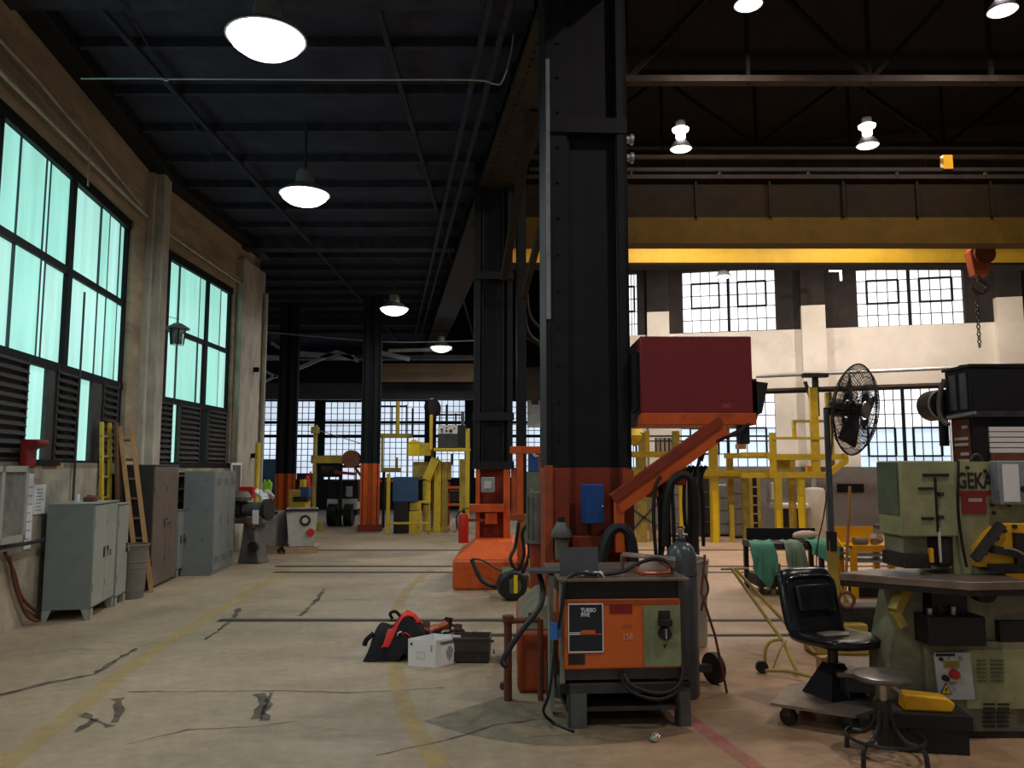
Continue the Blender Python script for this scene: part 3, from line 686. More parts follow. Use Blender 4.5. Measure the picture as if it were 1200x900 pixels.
MB().cyl((.05, -.16, .09), (.05, .16, .09), .19, n=24).build('sheave', 'rust', hk)
MB().tube([(0, 0, -.28), (0, 0, -.38), (.10, 0, -.44), (.13, 0, -.53), (.02, 0, -.62), (-.12, 0, -.55), (-.14, 0, -.46)], .035).build('hook', 'dark_steel', hk)
for sx in (-.14, .14): MB().cyl((sx, 0, .2), (sx, 0, 1.0), .014, n=6).build('wire_rope', 'dark_steel', hk)
cp = at(1144, 341, 14.2); ch = thing('lifting_chain', 'rusty chain hanging from the crane hook', 'chain', cp)
n = 15; L = cp.z - at(1144, 407, 14.2).z
for k in range(n):
    z = -L * (k + .5) / n; r = L / n * .42; pts = []
    for q in range(10):
        a = 2 * math.pi * q / 10; x_, z_ = .028 * math.cos(a), r * 1.35 * math.sin(a); pts.append((x_ if k % 2 else 0, 0 if k % 2 else x_, z + z_))
    MB().tube(pts, .012, 5, False, True).build('link', 'dark_steel', ch)
# pipes and wires
def line(name, label, cat, pts, r, m, sm=True, group=None):
    o0 = Vector(pts[0]); o = MB().tube([Vector(p) - o0 for p in pts], r, 8, sm).build(name, m, None, o0); return tag(o, label, cat, group)
line('ceiling_wire', 'thin pale wire strung across under the side bay roof', 'wire', [at(95, 92, 8.2), at(185, 92, 8.2), at(197, 94.5, 8.2), at(210, 92.5, 8.2), at(400, 93.5, 8.2), at(550, 93.5, 8.2), at(578, 98, 8.2), at(588, 96, 8.2), at(598, 66, 8.2), at(602, 40, 8.2)], .010, 'galv')
line('ceiling_wire', 'thin drooping wire running diagonally under the side bay roof', 'wire', [at(142, 0, 7.5), at(160, 30, 8.1), at(200, 100, 9.6), at(235, 160, 11), at(252, 195, 12), at(262, 212, 12.6)], .010, 'joist', False)
line('ceiling_wire', 'shiny wire crossing in front of the farthest round lamps', 'wire', [at(300, 388, 22), at(400, 397, 22), at(470, 401, 22), at(560, 399, 22)], .016, 'galv')
def wallpipe(th, label, pts, r, m='pilaster'):
    P = []
    for u, v in pts:
        t, z = wt(th, u, v, .10); P.append(wpt(th, t, .10, z))
    return line('wall_pipe', label, 'pipe', P, r, m, False)
wallpipe(TH1, 'conduit running along the near wall above the tall window', [(-60, 24), (16, 100), (105, 188), (172, 253)], .022)
wallpipe(TH1, 'thin conduit high on the near wall below the roof', [(-40, 5), (45, 95), (72, 128), (105, 165), (165, 240)], .016)
wallpipe(TH1, 'short upright conduit joining the two wall conduits', [(104.5, 166), (104.5, 188), (103, 218)], .012)
wallpipe(TH2, 'conduit running along the far wall above its window', [(178, 260), (235, 300), (288, 336)], .02)
wallpipe(TH1, 'handrail pipe low on the near wall beside the grey cabinet', [(-30, 647), (30, 637), (58, 631)], .022, 'dark_steel')
o = wpt(TH2, yE - .12, .2, 0); line('wall_pipe', 'pale upright pipe on the corner pilaster', 'pipe', [(o.x, o.y, .2), (o.x, o.y, 5.6)], .05, 'pilaster', False)
for v, lb in ((433, 'upper dark bracket arm sticking out of the corner pilaster'), (534, 'lower dark bracket arm sticking out of the corner pilaster')):
    a = at(272, v, 17.3); b = at(303, v, 17.3); q = MB().box(0, b.x - a.x, 0, .06, -.05, .05).build('wall_bracket', 'dark_frame', None, a); tag(q, lb, 'bracket')
for (v0, v1, u1, lb, r) in ((441, 427, 1300, 'upper pale pipe run along the white far wall', .05), (459, 449, 1300, 'lower dark pipe run along the white far wall', .07)):
    line('wall_pipe', lb, 'pipe', [at(886, v0, 20.2), at(u1, v1 - 4, 18.2)], r, 'galv' if r < .06 else 'brown_steel', False)
a = at(955, 440, 19.6); t = thing('pipe_bracket', 'dark steel bracket holding the pipes on the wall pilaster', 'bracket', a)
MB().box(-.3, .3, -.1, .1, -.05, .05).build('arm', 'dark_frame', t); MB().box(-.06, .06, -.06, .06, -1.0, 0).build('upright', 'dark_frame', t); MB().bar((-.25, 0, -.15), (0, 0, -.95), .07, .07).build('strut', 'dark_frame', t)
# ================================================================== FOREGROUND
def welder():
    t = thing('welding_machine', 'orange welding machine with navy label on a grey steel stand', 'welding machine', (.735, 5.47, 0), math.radians(4))
    w, d = .79, .86; x0, x1 = -w / 2, w / 2; zb, zt = .375, .845
    MB().box(x0, x1, 0, d, zb, zt - .02).build('body', 'welder_orange', t, bevel=.012)
    MB().box(x0 + .005, x1 - .005, .02, d, zb - .07, zb).build('underframe', 'dark_steel', t)
    MB().box(x0 + .01, x1 - .01, -.006, .0, zt - .05, zt - .022).build('top_lip', 'orange_dull', t)
    lb = MB().box(x0 + .035, x0 + .26, -.006, 0, .49, .80).build('maker_label', 'label_navy', t)
    b = MB()
    for (p, q, r, s) in ((.03, .265, .796, .803), (.03, .265, .487, .494), (.03, .036, .487, .80), (.258, .265, .487, .80), (.03, .11, .612, .617), (.03, .11, .602, .607)): b.box(x0 + p, x0 + q, -.009, -.005, r, s)
    b.build('border', 'paper', lb)
    MB().box(x0 + .115, x0 + .21, -.0095, -.005, .607, .63).build('stripe', 'welder_orange', lb); MB().box(x0 + .11, x0 + .26, -.009, -.005, .6, .608).build('stripe', 'orange_dull', lb)
    text('TURBO', .036, 'paper', lb, (x0 + .115, -.0065, .748), squeeze=.85, bold=.001); text('FIVE', .036, 'paper', lb, (x0 + .115, -.0065, .718), squeeze=.9, bold=.001)
    MB().box(x0 + .03, x0 + .14, -.005, 0, .41, .475).build('rating_plate', 'grime', t)
    MB().box(x0 + .31, x0 + .46, -.005, 0, .735, .80).build('warning_plate', 'dark_red', t)
    text('LA/TE', .03, 'faint_pink', t, (x0 + .385, -.004, .645)); text('158', .058, 'faint_orange', t, (x0 + .39, -.004, .565), squeeze=.85)
    cp = MB().box(x1 - .255, x1 - .005, -.008, 0, zb + .015, zt - .06).build('control_panel', 'panel_green', t)
    MB().box(x1 - .155, x1 - .075, -.014, -.006, .69, .75).build('switch_plate', 'grime', cp); MB().box(x1 - .16, x1 - .07, -.05, -.006, .655, .70).build('switch', 'rubber', cp, bevel=.006)
    MB().cyl((x1 - .115, -.008, .605), (x1 - .115, -.05, .605), .045, .04, 20).build('dial', 'rubber', cp); MB().box(x1 - .12, x1 - .11, -.056, -.045, .575, .64).build('pointer', 'galv', cp)
    MB().prism([(x1 - .13, .53), (x1 - .10, .53), (x1 - .115, .505)], 'xz', -.010, -.007).build('mark', 'ink', cp)
    for sx in (x0 - .02, x1 - .01): MB().box(sx, sx + .03, .02, .06, zb - .1, .94).build('post', 'pale_post' if sx < 0 else 'dark_steel', t)
    MB().box(x0 - .06, x0 - .03, .28, .40, .05, .95).build('post', 'pale_post', t); MB().box(x0 + .005, x1 - .005, .035, .6, zt - .022, .945).build('gap_shade_panel', 'rubber', t)  # black panel added to stand in for the shadowed gap under the worktop
    wt_ = MB().box(x0 - .03, x1 + .06, -.015, d + .05, .945, .965).build('worktop', 'plate', t, bevel=.003)
    fr = MB().box(x0 - .02, x1 + .06, .0, .06, .22, .285).box(x0 - .02, x1 + .06, d - .06, d, .22, .285).box(x0 - .02, x0 + .04, 0, d, .22, .285).box(x1, x1 + .06, 0, d, .22, .285)
    fr.build('stand_frame', 'dark_steel', t, bevel=.004)
    MB().box(x0 + .02, x1 + .02, .03, d - .03, .10, .13).build('lower_shelf', 'dark_steel', t)
    for (a, b_) in ((x0 + .03, 0), (x1 - .03, 0), (x0 - .03, d - .14), (x1 - .03, d - .14)):
        MB().box(a, a + .12 if a < 0 else a + .085, b_, b_ + .014, 0, .25).box(a, a + .014, b_, b_ + .10, 0, .25).build('leg', 'stand_grey', t)
    MB().tube([(.0, -.01, .345), (.05, -.05, .28), (.20, -.07, .235), (.33, -.06, .26), (.39, -.03, .34), (.40, .02, .45)], .013).build('front_cable', 'rubber', t)
    MB().tube([(-.02, -.01, .345), (.03, -.05, .25), (.20, -.08, .20), (.34, -.06, .24), (.40, .0, .34)], .011).build('front_cable', 'rubber', t)
    return t
welder()
# what lies on the welder's worktop
zt = .966
def ontop(name, label, cat, x, y, rz=0): return thing(name, label, cat, (x, y, zt), rz)
o = MB().obox((0, 0, .095), (.265, .012, .19), (math.radians(-6), 0, 0)).build('steel_offcut', 'grey_plate', None, (.46, 5.60, zt), math.radians(4)); tag(o, 'dark grey steel plate standing upright on the worktop', 'plate')
o = MB().box(-.16, .16, -.10, .10, 0, .018).build('flat_plate', 'grey_plate', None, (.27, 5.80, zt), .1); tag(o, 'thin grey plate lying flat at the left end of the worktop', 'plate')
o = ontop('bent_sheet', 'bent sheet steel channel lying on the right of the worktop', 'sheet steel', .97, 5.80, math.radians(-12))
MB().obox((0, 0, .105), (.38, .26, .006), (0, math.radians(4), 0)).build('top_face', 'plate', o); MB().box(-.19, -.18, -.13, .13, 0, .115).build('side_flange', 'plate', o); MB().box(.17, .18, -.13, .13, 0, .09).build('side_flange', 'plate', o)
o = ontop('work_rag', 'crumpled white rag in front of the upright plate', 'rag', .545, 5.53)
b = MB()
for k in range(7): b.obox((random.uniform(-.09, .09), random.uniform(-.02, .03), .012 + random.uniform(0, .012)), (.05, .035, .02), (random.random(), random.random(), random.random() * 3))
b.build('cloth_folds', 'white_cloth', o, bevel=.006)
o = MB().cyl((0, 0, 0), (0, 0, .02), .016, n=6).cyl((0, 0, .02), (0, 0, .035), .011, n=10).build('steel_nut', 'chrome', None, at(664.5, 654, 5.615), 0); tag(o, 'shiny nut on the top edge of the upright plate', 'nut')
line('welding_cable', 'heavy black cable looping over the welder worktop to the torch', 'cable', [(.30, 5.47, .35), (.29, 5.43, .55), (.325, 5.42, .75), (.34, 5.43, .86), (.36, 5.44, .95), (.44, 5.46, 1.0), (.58, 5.50, .985), (.74, 5.55, .995), (.86, 5.62, 1.04), (.97, 5.62, 1.075), (1.06, 5.60, 1.06), (1.10, 5.56, 1.01)], .013, 'rubber')
line('welding_cable', 'second dark cable bunched beside the bent sheet steel', 'cable', [(.90, 5.58, .985), (1.0, 5.54, .99), (1.08, 5.58, 1.0), (1.02, 5.66, 1.06), (.90, 5.66, 1.05), (.84, 5.58, 1.0), (.90, 5.54, .98)], .013, 'copper')
line('torch_hose', 'thick black hose arching down the left side of the welder stand', 'hose', [at(630, 668, 5.9), at(636, 690, 5.7), at(632, 712, 5.6), at(612, 738, 5.5), at(597, 760, 5.45), at(589, 775, 5.42), at(594, 781, 5.4)], .02, 'rubber')
line('torch_hose', 'thin black cable trailing from the clamp down to the floor', 'cable', [at(651, 741, 5.42), at(648, 780, 5.42), at(643, 815, 5.42), at(637, 834, 5.5), fl(650, 848, .01), fl(672, 857, .01)], .010, 'rubber')
c = at(649, 739, 5.40); t = thing('cable_clamp', 'blue plastic cable connector hanging at the welder corner', 'connector', c)
MB().cyl((0, 0, -.055), (0, 0, .055), .03, .024, 12).build('body', 'blue_clip', t); MB().cyl((0, 0, .05), (0.005, 0, .12), .010, n=8).build('lead', 'rust', t); MB().cyl((.02, 0, .05), (.03, 0, .12), .010, n=8).build('lead', 'rust', t)
MB().box(.02, .05, -.015, .015, -.045, .01).build('latch', 'blue_dull', t)
# guard hoop beside the footing
t = thing('guard_hoop', 'rusty pipe hoop standing before the orange footing', 'guard', (-.03, 6.1, 0))
z = at(600, 726, 6.1).z
MB().tube([(0, 0, 0), (0, 0, z), (.0, .01, z)], .03, 10, False).build('upright', 'rust', t); MB().cyl((-.02, 0, z - .01), (.24, .0, z), .022).build('top_bar', 'rust', t); MB().cyl((.17, 0, z), (.17, 0, z + .05), .02).build('stub', 'rust', t); MB().cyl((.0, 0, z - .02), (.0, 0, z + .03), .042).build('collar', 'rust', t)
MB().cyl((.24, 0, z), (.24, 0, 0), .022).build('upright', 'rust', t)
o = MB().lathe([(.04, 0), (.045, .02), (.035, .05), (.015, .06)]).build('floor_fitting', 'dark_steel', None, fl(592, 807)); tag(o, 'small round metal fitting on the floor by the footing', 'fitting')
# gas cylinder with its cart
g = fl(806, 821); t = thing('gas_cylinder', 'dark grey gas cylinder standing beside the welding machine', 'gas cylinder', (g.x, g.y + .12, 0)); r = .116
MB().lathe([(r * .94, 0), (r, .02), (r, .98), (r * .97, 1.03), (r * .82, 1.09), (r * .55, 1.125), (.03, 1.14)], n=32).build('shell', 'cyl_grey', t)
MB().lathe([(.035, 1.13), (.038, 1.16), (.025, 1.17)]).build('neck_ring', 'dark_steel', t); MB().cyl((0, 0, 1.16), (0, 0, 1.23), .016).cyl((-.035, 0, 1.19), (.05, 0, 1.19), .012).build('valve', 'steel', t); MB().lathe([(.03, 1.23), (.032, 1.245), (.02, 1.255)]).build('handwheel', 'chrome', t)
MB().ring((0, 0, .90), r + .004, .006).build('chain_band', 'dark_steel', t)
g2 = fl(838, 803); t = thing('cylinder_cart', 'small dark two-wheeled cart handle and wheel beside the gas cylinder', 'cart', (g2.x, g2.y + .05, 0), 0)
MB().cyl((-.02, 0, .12), (.03, 0, .12), .12, n=24).build('wheel', 'rubber', t, rz=math.radians(25)); MB().bar((-.22, 0, .12), (.0, 0, .12), .05, .06).build('axle', 'dark_steel', t); MB().cyl((-.24, .05, .02), (-.2, .05, .12), .03).build('caster', 'dark_steel', t)
line('cart_handle', 'rusty cart handle leaning against the gas cylinder chain', 'rod', [fl(852, 812), at(838, 745, 6.25), at(822, 695, 6.35), at(826, 650, 6.4)], .010, 'rust', False)  # handle of the cylinder cart, built as a separate rod
line('cart_hose', 'thin dark hose looped behind the gas cylinder', 'hose', [at(824, 668, 6.4), at(830, 690, 6.4), at(824, 705, 6.4), at(822, 716, 6.4)], .009, 'rust')
b = MB(); random.seed(3); b.lathe([(.012, 0), (.03, .012), (.036, .03), (.022, .045), (.004, .05)], n=9)
b.v = [(x + random.uniform(-.008, .008), y + random.uniform(-.008, .008), max(0, z + random.uniform(-.006, .006))) for x, y, z in b.v]
o = b.build('foil_scrap', 'foil', None, fl(767, 869), smooth=False); tag(o, 'crumpled silver foil on the floor before the welder stand', 'scrap')
b = MB(); b.lathe([(.03, 0), (.05, .02), (.04, .05), (.055, .08), (.035, .11), (.01, .125)], n=10); b.v = [(x + random.uniform(-.012, .012), y + random.uniform(-.012, .012), max(0, z)) for x, y, z in b.v]
o = b.build('foil_scrap', 'foil', None, fl(797, 826) + Vector((0, 0, 0))); tag(o, 'silver foil wad between the stand leg and gas cylinder', 'scrap')
o = MB().box(-.12, .12, -.04, .04, 0, .05).build('wood_block', 'wood', None, fl(752, 828), .1); tag(o, 'wooden block on the floor under the welder stand', 'block')

# red cabinet on its orange jib, mounted on the column
def red_cabinet():
    Y = 6.85; a = at(750, 394, Y); b = at(883, 484, Y); zb = at(800, 498, Y).z
    t = thing('control_cabinet', 'large dark red cabinet with orange bottom band mounted on the column', 'cabinet', (a.x, Y, zb)); W = b.x - a.x; h = a.z - zb; hb = b.z - zb
    MB().box(0, W, 0, .62, hb, h).build('body', 'red_box', t, bevel=.008)
    MB().box(-.0, W + .02, -.015, .64, 0, hb).build('bottom_channel', 'orange', t, bevel=.006)
    MB().box(W + .005, W + .05, .05, .35, hb, hb + .3).build('side_plate', 'dark_red', t)
    text('OKI', .045, 'faint_pink', t, (W - .27, -.002, hb + .045)); MB().box(W - .30, W - .14, -.003, 0, hb + .11, hb + .14).build('worn_sticker', 'dark_red', t)
    p = at(893, 466, Y); MB().prism([(W + .0, h - .38), (W + .15, h - .40), (W + .09, h - .66), (W + .0, h - .70)], 'xz', .05, .30).build('side_hood', 'rubber', t)
    MB().box(W - .10, W - .02, .05, .2, -.16, 0).build('cable_gland', 'rubber', t, bevel=.01)
    for x in (.4, .62): MB().cyl((W * x, .3, h), (W * x, .3, h + .03), .012, n=8).build('lifting_stud', 'dark_steel', t)
    MB().obox((-.03, .3, h * .5), (.06, .5, .5)).build('mounting_plate', 'black_steel', t)
    return t
red_cabinet()
Y = 6.80; p0 = at(724, 594, Y); p1 = at(850, 503, Y)
t = thing('cabinet_brace', 'sloping orange steel channel bracing the red cabinet against the column', 'brace', p0)
D = p1 - p0
MB().bar((0, 0, 0), D, .11, .10, (0, 1, 0)).build('web', 'orange', t); N_ = Vector((-D.z, 0, D.x)).normalized() * .085; MB().bar(N_, D + N_, .07, .16, (0, 1, 0)).build('top_flange', 'orange_dark', t)
q = at(764, 566, Y) - p0; MB().box(q.x - .05, q.x + .055, -.02, .06, q.z - .12, q.z + .14).build('hose_hook', 'orange_dull', t, bevel=.01)
q = at(799, 552, Y) - p0; MB().box(q.x - .045, q.x + .045, .02, .10, q.z - .12, q.z + .16).build('hose_hook', 'orange_dark', t, bevel=.01)
q = at(727, 605, Y) - p0; MB().box(q.x - .05, q.x + .03, -.03, .06, q.z - .30, q.z + .12).build('foot_plate', 'orange', t, bevel=.008)
def hang(n, u0, u1, v0, v1, Y, lb):
    random.seed(n * 13)
    t = thing('hose_bundle', lb, 'hoses', at((u0 + u1) / 2, v0, Y)); o = t.location
    for k in range(n):
        u = u0 + (u1 - u0) * k / max(1, n - 1); yy = Y + random.uniform(-.06, .1)
        pts = [at(u + (u1 - u0) * .3, v0 + 6, yy), at(u, v0 + 20, yy), at(u + random.uniform(-3, 3), (v0 + v1) / 2, yy), at(u + random.uniform(-4, 4), v1 - random.uniform(0, 12), yy)]
        MB().tube([p - o for p in pts], .016, 7).build('hose', 'rubber', t)
    return t
hang(7, 768, 788, 552, 660, 6.75, 'bundle of black hoses hanging from the orange brace hook')
hang(5, 803, 822, 540, 650, 6.9, 'slack black cables hanging below the red cabinet')
line('loop_hose', 'thick black hose looped over the brace hook', 'hose', [at(778, 640, 6.72), at(780, 590, 6.72), at(786, 566, 6.72), at(800, 556, 6.72), at(812, 566, 6.72), at(815, 600, 6.74), at(813, 645, 6.76)], .035, 'rubber')
line('cabinet_cable', 'black cable curving under the right end of the red cabinet', 'cable', [at(822, 540, 6.85), at(828, 525, 6.8), at(845, 515, 6.75), at(865, 507, 6.75), at(872, 500, 6.8), at(885, 492, 6.9), at(887, 470, 6.95)], .014, 'rubber')
line('cabinet_cable', 'second black cable dropping straight below the red cabinet', 'cable', [at(870, 503, 6.9), at(850, 512, 6.9), at(830, 520, 6.9), at(818, 545, 6.9), at(816, 600, 6.9), at(818, 650, 6.9)], .014, 'blue_dull')
bx = at(682, 614, 6.9); t = thing('switch_box', 'bright blue electrical box on the orange column base', 'electrical box', bx)
MB().box(0, .185, 0, .12, 0, .335).build('body', 'blue', t, bevel=.006); MB().box(.02, .19, -.012, 0, .004, .33).build('door', 'blue', t, bevel=.004); MB().cyl((.175, -.012, .15), (.175, -.022, .15), .008).build('lock', 'chrome', t)
# regulator on the column, hanging hose loop
rp = at(658, 655, 6.72); t = thing('air_regulator', 'greasy grey regulator with round head on the column front', 'regulator', rp)
MB().cyl((0, 0, 0), (0, 0, .16), .05, .055).build('bowl', 'canister', t); MB().lathe([(.05, .16), (.085, .18), (.085, .22), (.06, .26), (.04, .30)]).build('head', 'machine_grey', t); MB().cyl((0, 0, .28), (0, 0, .34), .03).build('knob', 'rubber', t); MB().box(-.03, .03, .05, .28, .18, .24).build('bracket', 'orange_dark', t)
line('loop_hose', 'fat black hose loop drooping on the column beside the blue box', 'hose', [at(703, 690, 6.75), at(706, 650, 6.78), at(714, 626, 6.8), at(727, 618, 6.8), at(738, 630, 6.8), at(742, 660, 6.78), at(741, 695, 6.76)], .05, 'rubber')
t = thing('scrap_drum', 'dull metal drum behind the gas cylinder', 'drum', (1.62, 8.0, 0)); MB().lathe([(.26, 0), (.27, .02), (.28, .55), (.30, .82), (.28, .82), (.25, .1)], n=24).build('shell', 'galv', t); MB().ring((0, 0, .8), .295, .014).build('rim', 'steel', t)

# gear dropped on the floor
wbx = fl(510.5, 782.5); t = thing('cardboard_box', 'open white cardboard box with printed sides on the floor', 'box', wbx, 0)
ang1, ang2 = math.radians(163), math.radians(48); A = Vector((math.cos(ang1), math.sin(ang1), 0)) * .255; Bv = Vector((math.cos(ang2), math.sin(ang2), 0)) * .30; hh = .225
def wall_q(p, q, nm, m='box_white'):
    n = Vector((-(q - p).y, (q - p).x, 0)).normalized() * .004
    b = MB(); b.add([p, q, q + n, p + n, p + Vector((0,0,hh)), q + Vector((0,0,hh)), q + n + Vector((0,0,hh)), p + n + Vector((0,0,hh))], [(0,3,2,1),(4,5,6,7),(0,1,5,4),(1,2,6,5),(2,3,7,6),(3,0,4,7)]); return b.build(nm, m, t, smooth=False)
z0 = Vector((0, 0, 0))
s1 = wall_q(z0, A, 'side'); s2 = wall_q(z0, Bv, 'side'); wall_q(A, A + Bv, 'side'); wall_q(Bv, A + Bv, 'side')
b = MB(); b.add([z0 + Vector((0,0,.01)), A + Vector((0,0,.01)), A + Bv + Vector((0,0,.01)), Bv + Vector((0,0,.01))], [(0, 1, 2, 3)]); b.build('bottom', 'box_inside', t, smooth=False)
def onface(base, dirv, s0, s1_, za, zb_, m, nm, par):
    n = Vector((dirv.y, -dirv.x, 0)).normalized() * .007
    if n.y > 0: n = -n
    d = dirv.normalized(); p = base + d * s0 + n; q = base + d * s1_ + n
    bb = MB(); bb.add([(p.x, p.y, za), (q.x, q.y, za), (q.x, q.y, zb_), (p.x, p.y, zb_)], [(0, 1, 2, 3)]); return bb.build(nm, m, par, smooth=False)
onface(z0, A, .215, .235, .175, .195, 'ink', 'print', s1); onface(z0, A, .03, .045, .13, .185, 'ink_grey', 'print', s1)
for (p, q, r, s) in ((.10, .17, .06, .063), (.10, .17, .12, .123), (.10, .103, .06, .123), (.167, .17, .06, .123), (.12, .15, .075, .077), (.12, .15, .10, .102)): onface(z0, A, p, q, r, s, 'ink_grey', 'print', s1)
for k, z in enumerate((.195, .18)): onface(z0, Bv, .04 + k * .02, .25 - k * .02, z, z + .008, 'ink', 'print', s2)
for (p, q, r, s) in ((.13, .19, .06, .10), (.12, .20, .10, .13), (.14, .18, .13, .155), (.15, .17, .035, .06)): onface(z0, Bv, p, q, r, s, 'ink_grey', 'print', s2)
bb = fl(532, 777); t = thing('storage_bin', 'dark brown plastic bin beside the white box', 'bin', (bb.x - .02, bb.y, 0), math.radians(-2))
L = .335; hb = .215
b = MB(); x0, x1, y0, y1 = .01, L - .01, .01, .24
b.add([(x0, y0, 0), (x1, y0, 0), (x1, y1, 0), (x0, y1, 0), (-.01, -.01, hb), (L, -.01, hb), (L, .26, hb), (-.01, .26, hb), (.0, 0, hb), (L - .01, 0, hb), (L - .01, .25, hb), (0, .25, hb), (x0 + .01, y0 + .01, .01), (x1 - .01, y0 + .01, .01), (x1 - .01, y1 - .01, .01), (x0 + .01, y1 - .01, .01)],
      [(3,2,1,0),(0,1,5,4),(1,2,6,5),(2,3,7,6),(3,0,4,7),(4,5,9,8),(5,6,10,9),(6,7,11,10),(7,4,8,11),(8,9,13,12),(9,10,14,13),(10,11,15,14),(11,8,12,15),(12,13,14,15)])
b.build('tub', 'bin_dark', t, smooth=False); MB().box(-.015, L + .005, -.018, -.005, hb - .02, hb + .004).build('rim', 'bin_dark', t, bevel=.003); MB().obox((.17, -.006, .055), (.30, .006, .08), (math.radians(-4), 0, 0)).build('lower_panel', 'grime', t)
MB().cyl((L + .03, .0, .10), (L + .04, .0, .10), .02, n=10).build('handle_stub', 'rubber', t); MB().bar((L - .01, 0, .19), (L + .035, 0, .19), .02, .02).build('lug', 'bin_dark', t)
# black and red gear bag
random.seed(11)
bg = fl(462, 775); t = thing('gear_bag', 'black soft gear bag with a bright red flap slumped on the floor', 'bag', (bg.x, bg.y + .2, 0))
def blob(rx, ry, rz_, c, seed, m, nm, n=12, k=20, flat=.0):
    random.seed(seed); b = MB(); prof = []
    vs = []; 
    for i in range(n + 1):
        ph = math.pi * i / n
        for j in range(k):
            a = 2 * math.pi * j / k; f = 1 + .13 * math.sin(3 * a + seed) * math.sin(ph) + random.uniform(-.06, .06) * math.sin(ph)
            vs.append((c[0] + rx * math.sin(ph) * math.cos(a) * f, c[1] + ry * math.sin(ph) * math.sin(a) * f, max(flat, c[2] + rz_ * math.cos(ph) * f)))
    fs = [(i*k+j, i*k+(j+1)%k, (i+1)*k+(j+1)%k, (i+1)*k+j) for i in range(n) for j in range(k)]
    b.add(vs, fs); return b.build(nm, m, t, sub=1)
def bag_top(x, y):
    P = [(-.27, .0), (-.25, .07), (-.22, .19), (-.17, .255), (-.10, .275), (-.04, .27), (.02, .33), (.08, .365), (.15, .35), (.20, .27), (.26, .17), (.30, .0)]
    for (a_, b_), (c_, d_) in zip(P[:-1], P[1:]):
        if a_ <= x <= c_: h = b_ + (d_ - b_) * (x - a_) / (c_ - a_); break
    else: h = 0
    e = max(0, 1 - (abs(y) / (.21 + .03 * math.sin(x * 17))) ** 3.2)
    return max(0, h * e ** .8 + .018 * math.sin(x * 31 + y * 9) * e + .015 * math.sin(y * 37 - x * 11) * e)
def heightfield(xs, ys, f, off): return [[(x, y, f(x, y) + off) for x in xs] for y in ys]
xs = [-.27 + .57 * i / 26 for i in range(27)]; ys = [-.23 + .46 * i / 20 for i in range(21)]
MB().sheet(heightfield(xs, ys, bag_top, 0), .004).build('body', 'black_cloth', t)
xs = [-.12 + .27 * i / 14 for i in range(15)]
g = []
for i in range(8):
    row = []
    for k, x in enumerate(xs):
        s = k / 14; y = -.19 + .10 * s + .035 * i * (.55 + .5 * s); row.append((x + .012 * i, y, max(.10, bag_top(x + .012 * i, y)) + .012 + .006 * math.sin(i * 1.9 + k)))
    g.append(row)
MB().sheet(g, .012).build('red_flap', 'bright_red', t)
b = MB().tube([(-.20, -.10, .22), (-.26, -.12, .17), (-.28, -.12, .12)], .022); b.build('strap', 'black_cloth', t)
b = MB().tube([(-.05, -.0, .33), (-.07, -.02, .38), (-.02, -.03, .40), (.02, -.02, .36)], .014); b.build('handle', 'black_cloth', t)
MB().tube([(.05, -.16, .20), (.09, -.19, .24), (.14, -.18, .20), (.15, -.17, .13)], .008).build('trim', 'red', t); MB().tube([(.02, -.16, .21), (.03, -.18, .24), (.06, -.18, .25)], .006).build('trim', 'white', t)
# loose hand tools heaped behind the box
random.seed(21)
hw = [(516, 7.62, .20, 'copper', .5), (526, 7.55, .12, 'rust', -.3), (508, 7.50, .10, 'dark_red', 1.2), (537, 7.72, .05, 'rust', .2), (548, 7.78, .05, 'rust', -.5), (503, 7.60, .16, 'grime', 2.0), (523, 7.70, .05, 'rust', 1.0), (513, 7.70, .06, 'dark_red', .0), (530, 7.66, .13, 'grime', .9)]
LB = ['coppery power tool on top of the heap behind the white box', 'rusty tool in the heap, right behind the box rim', 'dark red tool in the heap touching the bag', 'brown fitting low in the heap behind the bin', 'brown fitting at the far right end of the heap', 'dark tool leaning on the black bag', 'rusty tool at the bottom of the heap', 'dark red tool under the coppery one', 'black tool on the right slope of the heap']
for i, (u, Y, z, m, a_) in enumerate(hw):
    x = at(u, 745, Y).x; t = thing('hand_tool', LB[i], 'tool', (x, Y, z), a_, 'tools heaped by the bag'); z0 = -z if z < .08 else -.04
    MB().cyl((-.11, 0, .0), (.07, 0, .05), .032, .04, 12).build('body', m, t); MB().cyl((.07, 0, .01), (.09, 0, .11), .038, .034, 12).build('head', 'grime' if m != 'grime' else 'rust', t)
    MB().cyl((.08, -.01, .0), (.082, -.01, .012), .062, n=16).build('guard_disc', 'steel', t); MB().tube([(.07, 0, .06), (.09, .07, .09), (.10, .12, .07)], .014).build('side_handle', 'rubber', t)
    MB().tube([(-.11, 0, .0), (-.16, .03, .03), (-.13, .08, -.01), (-.05, .10, .02), (-.02, .06, .04)], .010).build('cord', ['copper', 'red', 'rubber'][i % 3], t)
